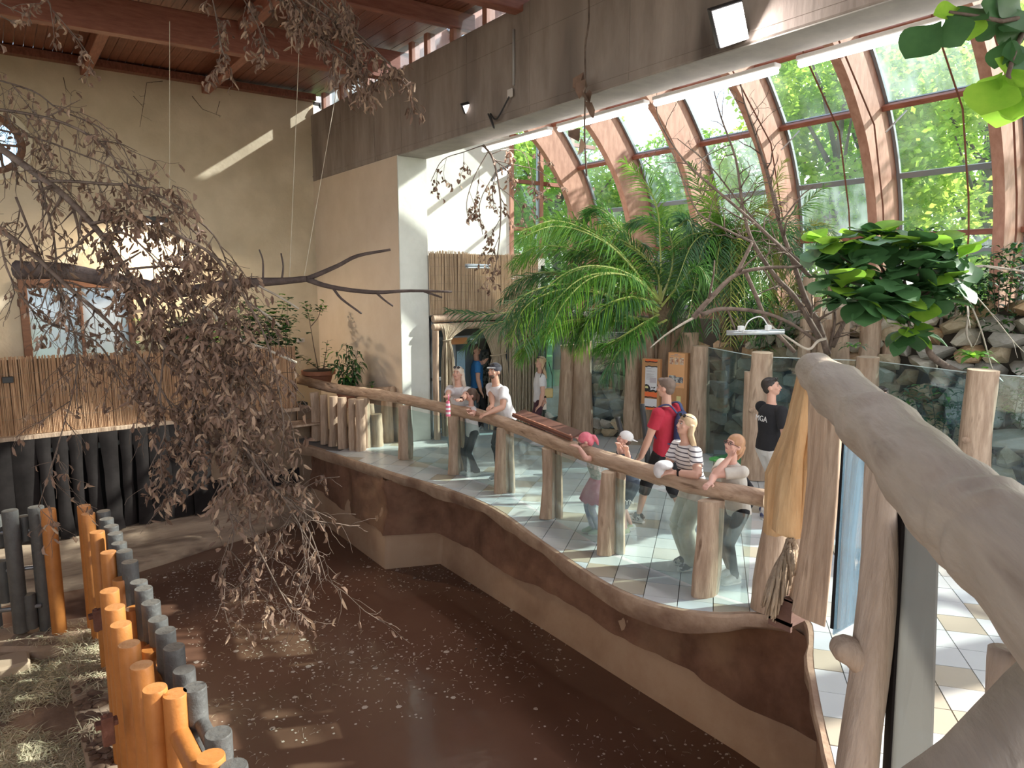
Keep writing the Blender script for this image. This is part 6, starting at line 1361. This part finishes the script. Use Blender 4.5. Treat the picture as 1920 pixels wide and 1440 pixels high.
# woman drinking from striped bottle
p1 = person('woman in white t-shirt and light jeans with long pale hair holding a striped bottle', on_z(866,879,0), D2(112), 1.70, lean=.22, hyaw=.15, hpitch=-.25, armL=on_z(846,776,1.18), armR=on_z(832,768,1.2), hintL=(-.8,-.2,-.5), hintR=(.8,-.2,-.5), skin=S1, shirt=WT, sleeve=.62, pants=DENIM, leg_r=(1.0,1.1,1.1), shoe=SHW, hair=BLONDE_L, hairstyle='long', wide=.93, glasses='head', shirt_loose=1.08, feet=((-.11,-.12),(.10,.02)), fingers=((0,.6,.6),(0,.4,.9)), curl=(1,1))
bot = empty('drink_bottle', on_z(838,773,1.16)+Vector((.02,.0,-.06)), 0, 'pink and white striped drink bottle held by the woman with sunglasses on her hair', 'bottle')
PK = mat('bottle_pink', (.70,.16,.26), .3); mb = MB(); 
for i in range(7): mb.mi = i%2; mb.tube([(0,0,i*.032),(0,0,(i+1)*.032)], [.036-.001*(i>4)*4*(i-4)]*2, 12)
mb.build('bottle', [PK, mat('bottle_white', (.8,.78,.78), .3)], bot, smooth=True, sharp=40); MB().tube([(0,0,.22),(0,-.02,.27),(0,-.01,.33)], .009, 8).build('straw', PK, bot, smooth=True)
def watch(P, i, m=BLACK):
    s_,S,E,W,fd = P['A'][i]; d=(W-E).normalized(); x = d.cross(Vector((0,0,1))).normalized(); u=x.cross(d); h=P['h']; mb=MB(); mb.tube([W-d*.035*h,W-d*.022*h], .0205*h, 14); mb.obox(W-d*.028*h+u*.02*h, d*.011*h, x*.011*h, u*.004*h); mb.build('wristwatch', m, P['root'], smooth=False)
watch(p1, 0)
# small girl
p2 = person('small girl in white t-shirt and dark flared leggings leaning with hands at her mouth', on_z(886,890,0), D2(75), 1.36, lean=.05, hpitch=-.1, armL=on_z(884,787,1.08), armR=on_z(880,783,1.1), hintL=(-.7,.1,-.7), hintR=(.7,.1,-.7), skin=S3, shirt=WT, sleeve=.6, pants=DARKP, leg_r=(.9,.85,1.35), shoe=SHW, hair=BRN, hairstyle='pony', wide=.88, hs=1.12, hem=.47, feet=((-.08,-.05),(.08,.07)), fingers=((0,.3,.9),(0,.3,.9)), curl=(1.2,1.2))
e = MB(); e.beam(p2['HP'](.045,-.02,.035), p2['HP'](.047,-.045,.005), .012, .03); e.build('hair_clip', SHW, p2['root'])
# man in cap
p3 = person('man in white t-shirt and grey cap leaning over the log rail', on_z(944,893,0), D2(84), 1.83, lean=.36, hyaw=.35, hpitch=-.15, armL=on_z(915,775,1.14), armR=on_z(925,778,1.13), hintL=(-.7,-.5,-.6), hintR=(.5,-.7,-.5), skin=S2, shirt=WT, sleeve=.62, pants=DARKP, leg_r=(1.1,1.15,1.2), shoe=SHG, hair=BRN, hairstyle='cap', wide=1.06, cap=(mat('cap_dark', (.06,.06,.075), .9), 1), glasses='head', shirt_loose=1.06, hem=.50, feet=((-.12,.12),(.12,-.1)))
bd_ = MB(); bd_.ell(p3['HP'](0,.026,-.038), (.030*p3['q'],.026*p3['q'],.024*p3['q']), 12, 8, p3['Rh']); bd_.build('beard', BRN, p3['root'], smooth=True)
# woman with the yellow bag
p4 = person('woman in white t-shirt and dark plum trousers walking with a small yellow shoulder bag', on_z(1012,834,0), D2(62), 1.67, hyaw=.25, hpitch=-.12, armL=None, armR=on_z(1016,834,0)+Vector((-.05,-.2,.80)), skin=S1, shirt=WT, sleeve=.62, pants=cloth('plum', (.075,.03,.045)), leg_r=(1,.95,.85), leg_len=.97, shoe=SHW, hair=BLOND, hairstyle='long', wide=.92, hs=.98, glasses='head', feet=((-.08,.05),(.08,-.16)))
p4w = p4['A'][1][3]; hb = empty('shoulder_bag', Matrix.Rotation(D2(62),3,'Z') @ (p4w+Vector((.02,.0,.12))) + p4['root'].location, D2(62), 'small mustard yellow bag at the hip of the walking woman', 'bag')
MB().box((.0,-.16,-.09),(.07,.08,.09)).build('bag', mat('bag_yellow', (.55,.42,.18), .6), hb, bevel=.02); mb = MB(); sh_ = Vector((.0,.02,.42)); mb.tube([(.03,.06,.08),(-.10,.12,.3),(-.22,.03,.62)], .006, 5); mb.tube([(.03,-.14,.08),(-.08,-.12,.35),(-.22,-.02,.62)], .006, 5); mb.build('strap', BLACK, hb)
ph = empty('phone', Matrix.Rotation(D2(62),3,'Z') @ (p4w+Vector((.0,.01,-.12))) + p4['root'].location, D2(62), 'pale phone held down in the walking woman\'s hand', 'phone'); MB().box((-.006,-.036,-.07),(.006,.036,.07)).build('phone', mat('phone_pale', (.7,.62,.52), .3), ph, bevel=.004); watch(p4,1)
# man in blue
q5 = at(893,533,14.6); p5 = person('man in blue t-shirt stepping from behind the glass door reaching for the rope curtain', (q5.x,q5.y,0), D2(-118), 1.77, hyaw=-.1, hpitch=-.35, armL=at(934,680,13.7), armR=None, hintL=(-.3,-.3,-1), skin=S2, shirt=cloth('blue', (.03,.17,.42)), sleeve=.6, pants=BLK, shoe=SHG, hair=BRN, hairstyle='short', fingers=((0,.3,1),(0,1,-1)), curl=(.3,.5))
# girl in pink
p6 = person('little girl with pink hair and a pink tutu resting her arms on the log rail', on_z(1117,1000,0), D2(64), 1.25, lean=.25, hpitch=.55, hyaw=-.3, armL=on_z(1085,838,1.13), armR=on_z(1083,822,1.12), hintL=(-.8,0,-.4), hintR=(.8,0,-.1), skin=S3, shirt=mat('sequins', (.42,.46,.42), .5, (.66,.62,.60), 30, contrast=(.45,.55), metal=.2), sleeve=.05, pants=cloth('print_tights', (.30,.36,.50), (.68,.68,.72), ), leg_r=(.85,.85,.8), shoe=mat('shoe_pale_green', (.42,.52,.42), .6), hair=PINKH, hairstyle='pony', wide=.88, hs=1.15, skirt=cloth('tutu', (.62,.24,.32), (.74,.38,.44), ), glasses='eyes', feet=((-.07,-.03),(.08,.04)), fingers=((0,1,-.2),(0,1,.1)), curl=(.4,.3))
# boy in cap
p7 = person('small boy in a white cap worn backwards with both hands raised to his forehead', on_z(1177,998,0), D2(66), 1.25, lean=.30, hpitch=-.30, hyaw=-.15, armL=on_z(1172,826,1.36), armR=on_z(1155,820,1.36), hintL=(-.5,.4,-1), hintR=(.5,.6,-1), skin=S3, shirt=cloth('grey_navy', (.10,.13,.18)), sleeve=.4, pants=cloth('navy_shorts', (.045,.06,.085)), leg_r=(1.25,1.45,1), leg_len=.56, shoe=mat('shoe_lime', (.40,.45,.22), .6, (.6,.62,.6), 12, contrast=(.5,.55)), hair=BRN, hairstyle='cap', wide=.88, hs=1.15, cap=(cloth('cap_white', (.74,.74,.74)), -1), feet=((-.09,.08),(.09,-.10)), fingers=((0,.3,1),(0,.3,1)), curl=(1.3,1.3))
# man in red
p8 = person('tall man in red t-shirt with a dark blue backpack seen from behind', on_z(1243,984,0), D2(14), 1.86, hyaw=.05, armL=on_z(1243,984,0)+Vector((-.36,.10,.86)), armR=None, skin=S1, shirt=cloth('red', (.46,.025,.055), (.38,.02,.04)), sleeve=.62, pants=BLK, leg_r=(1.1,1.1,1.1), leg_len=.66, shoe=mat('shoe_black_white', (.02,.02,.02), .6, (.6,.6,.6), 10, contrast=(.52,.56)), hair=mat('hair_brown_short', (.13,.09,.07), .6, (.18,.13,.10), 20), hairstyle='short', wide=1.05, feet=((-.1,.28),(.12,-.24)))
NAVY = cloth('navy', (.035,.045,.12)); z8 = p8['sp'](.13)
bp_ = empty('backpack', Matrix.Rotation(D2(14),3,'Z') @ Vector((.03,-.20,z8.z-.15)) + p8['root'].location, D2(14), 'dark blue backpack worn on the red t-shirt man\'s back', 'backpack')
mb = MB(); loft(mb, [(0,0,-.06),(0,-.01,0),(0,-.02,.15),(0,-.01,.32),(0,.02,.42)], [.10,.16,.165,.15,.07], [.05,.09,.10,.085,.03], Vector((1,0,0)), 16); remesh(mb, 'bag', .012, NAVY, bp_, 3)
mb = MB(); loft(mb, [(0,-.09,.02),(0,-.105,.1),(0,-.09,.19)], [.10,.115,.09], [.03,.035,.02], Vector((1,0,0)), 14); remesh(mb, 'front_pocket', .012, cloth('navy_dark', (.02,.025,.06)), bp_, 2)
for s_ in (-1,1): 
    mb = MB(); pts = rail_path([(s_*.08,.03,.40),(s_*.13,.12,.50),(s_*.15,.26,.45),(s_*.17,.33,.28),(s_*.18,.26,.08),(s_*.12,.04,.0)],4); mb.tube(pts, .022, 8, ex=.5); mb.build('shoulder_strap', cloth('strap_blue', (.06,.08,.18)), bp_, smooth=True)
MB().box((.15,-.05,.18),(.19,.02,.24)).build('red_tag', mat('tag_red', (.6,.05,.05), .6), bp_)
# striped woman
STR = mat('cloth_stripes', (.74,.71,.70), .9); n = STR.node_tree.nodes; l = STR.node_tree.links; tc = n.new('ShaderNodeTexCoord'); sx = n.new('ShaderNodeSeparateXYZ'); l.new(tc.outputs['Object'], sx.inputs[0])
ma = n.new('ShaderNodeMath'); ma.operation='MULTIPLY'; ma.inputs[1].default_value = 23; l.new(sx.outputs[2], ma.inputs[0]); fr = n.new('ShaderNodeMath'); fr.operation='FRACT'; l.new(ma.outputs[0], fr.inputs[0]); gt = n.new('ShaderNodeMath'); gt.operation='GREATER_THAN'; gt.inputs[1].default_value=.72; l.new(fr.outputs[0], gt.inputs[0])
mx = n.new('ShaderNodeMixRGB'); l.new(gt.outputs[0], mx.inputs[0]); mx.inputs[1].default_value=(.74,.71,.70,1); mx.inputs[2].default_value=(.09,.08,.10,1); l.new(mx.outputs[0], n['Principled BSDF'].inputs['Base Color'])
p9 = person('woman with long blond hair in a striped t-shirt leaning on the log rail', on_z(1291,1062,0), D2(72), 1.68, lean=.28, hpitch=-.28, hyaw=.05, armL=on_z(1264,886,1.13), armR=on_z(1256,879,1.14), hintL=(-.9,-.4,-.2), hintR=(.9,-.3,-.3), skin=S1, shirt=STR, sleeve=.6, pants=cloth('pale_grey', (.50,.47,.40), (.62,.60,.56)), leg_r=(1.05,1.35,1.6), shoe=SHG, hair=BLOND, hairstyle='long', wide=.92, hem=.54, glasses='head', feet=((-.09,.0),(.1,-.06)))
watch(p9, 0)
jk = empty('jacket', on_z(1246,872,1.2), 0, 'white cloth bundled over the arm of the striped t-shirt woman', 'clothing'); mb = MB(); mb.ell((0,0,0),(.10,.09,.05)); mb.ell((-.05,.03,-.05),(.06,.06,.09)); remesh(mb, 'cloth', .012, WT, jk, 4)
# girl with glasses
p10 = person('girl with glasses and a ponytail propping her cheek on one hand at the rail end', on_z(1372,1088,0), D2(74), 1.53, lean=.22, hpitch=-.30, hyaw=.1, hroll=-.12, armL=on_z(1368,858,1.33), armR=on_z(1333,905,1.13), hintL=(-.15,.9,-1.2), hintR=(.9,-.2,-.4), skin=S3, shirt=cloth('cream', (.60,.56,.50)), sleeve=.65, pants=BLK, leg_r=(.95,.85,.75), shoe=mat('shoe_greyish', (.45,.45,.42), .6, (.6,.6,.58), 10), hair=GING, hairstyle='pony', wide=.95, hs=1.05, glasses='eyes', hem=.47, feet=((-.08,.02),(.09,-.05)), fingers=((0,.2,1),(0,1,-.2)), curl=(1.2,.6))
c10 = p10['sp'](.02); b10 = empty('backpack', Matrix.Rotation(D2(74),3,'Z') @ Vector((.06,-.17,c10.z-.06)) + p10['root'].location, D2(74), 'small black backpack on the girl with glasses', 'backpack'); mb = MB(); loft(mb, [(0,0,-.06),(0,-.01,.02),(0,0,.2),(0,.03,.30)], [.07,.11,.11,.05], [.03,.06,.06,.02], Vector((1,0,0)), 14); remesh(mb, 'bag', .012, BLK, b10, 3)
mb = MB(); mb.ell(c10+Vector((-.02,.135,.22)), (.035,.012,.03), 12, 8); mb.build('shirt_print', mat('print_violet', (.28,.14,.42), .7), p10['root'], smooth=True)
# young man in black
p11 = person('young man in black t-shirt and white trousers with sunglasses pushed up on dark hair', on_z(1434,968,0), D2(-108), 1.82, lean=.04, hyaw=-.8, hpitch=-.22, armL=on_z(1478,968,0)+Vector((0,0,1.05)), armR=None, hintL=(-.7,-.6,-.5), skin=S1, shirt=BLK, sleeve=.72, pants=cloth('white_trousers', (.64,.62,.60)), leg_r=(1.05,1.1,1.15), shoe=mat('shoe_blue', (.05,.06,.14), .6, (.6,.6,.62), 12, contrast=(.55,.6)), hair=mat('hair_dark', (.025,.018,.014), .5), hairstyle='short', wide=.98, glasses='head', feet=((-.10,.08),(.10,-.06)))
tx = bpy.data.curves.new('back_lettering','FONT'); tx.body = 'MGA'; tx.size = .105; tx.extrude = .001; tx.align_x='CENTER'; to = bpy.data.objects.new('back_lettering', tx); COL.objects.link(to)
bpy.context.view_layer.update(); me = bpy.data.meshes.new_from_object(to.evaluated_get(bpy.context.evaluated_depsgraph_get())); bpy.data.objects.remove(to); me.materials.clear(); me.materials.append(mat('letter_white', (.75,.75,.75), .8))
c = p11['sp'](.195); tag(link('back_lettering', me, p11['root'], (c.x+.02,c.y-.158,c.z-.02), (PI/2,0,0)), 'white capital letters across the shoulders')
tx = bpy.data.curves.new('t','FONT'); tx.body = 'DYN'; tx.size = .085; tx.extrude = .001; to = bpy.data.objects.new('t', tx); COL.objects.link(to); bpy.context.view_layer.update(); me = bpy.data.meshes.new_from_object(to.evaluated_get(bpy.context.evaluated_depsgraph_get())); bpy.data.objects.remove(to); me.materials.clear(); me.materials.append(mat('letter_white', (0,0,0)))
me.transform(Matrix.Shear('XY',4,(.3,0)) if False else Matrix.Identity(4)); kk = p7['Lg'][0][2]
tag(link('shorts_lettering', me, p7['root'], (kk.x-.098,kk.y+.07,kk.z+.05), (PI/2,0,-PI/2)), 'white lettering on the leg of the shorts')
# person behind the big handrail
q = at(1668,533,9.0); p12 = person('dark haired person with sunglasses mostly hidden behind the big handrail', (q.x,q.y,0), D2(120), 1.70, skin=S1, shirt=BLK, pants=DARKP, shoe=SHG, hair=mat('hair_dark', (0,0,0)), hairstyle='short', glasses='head')
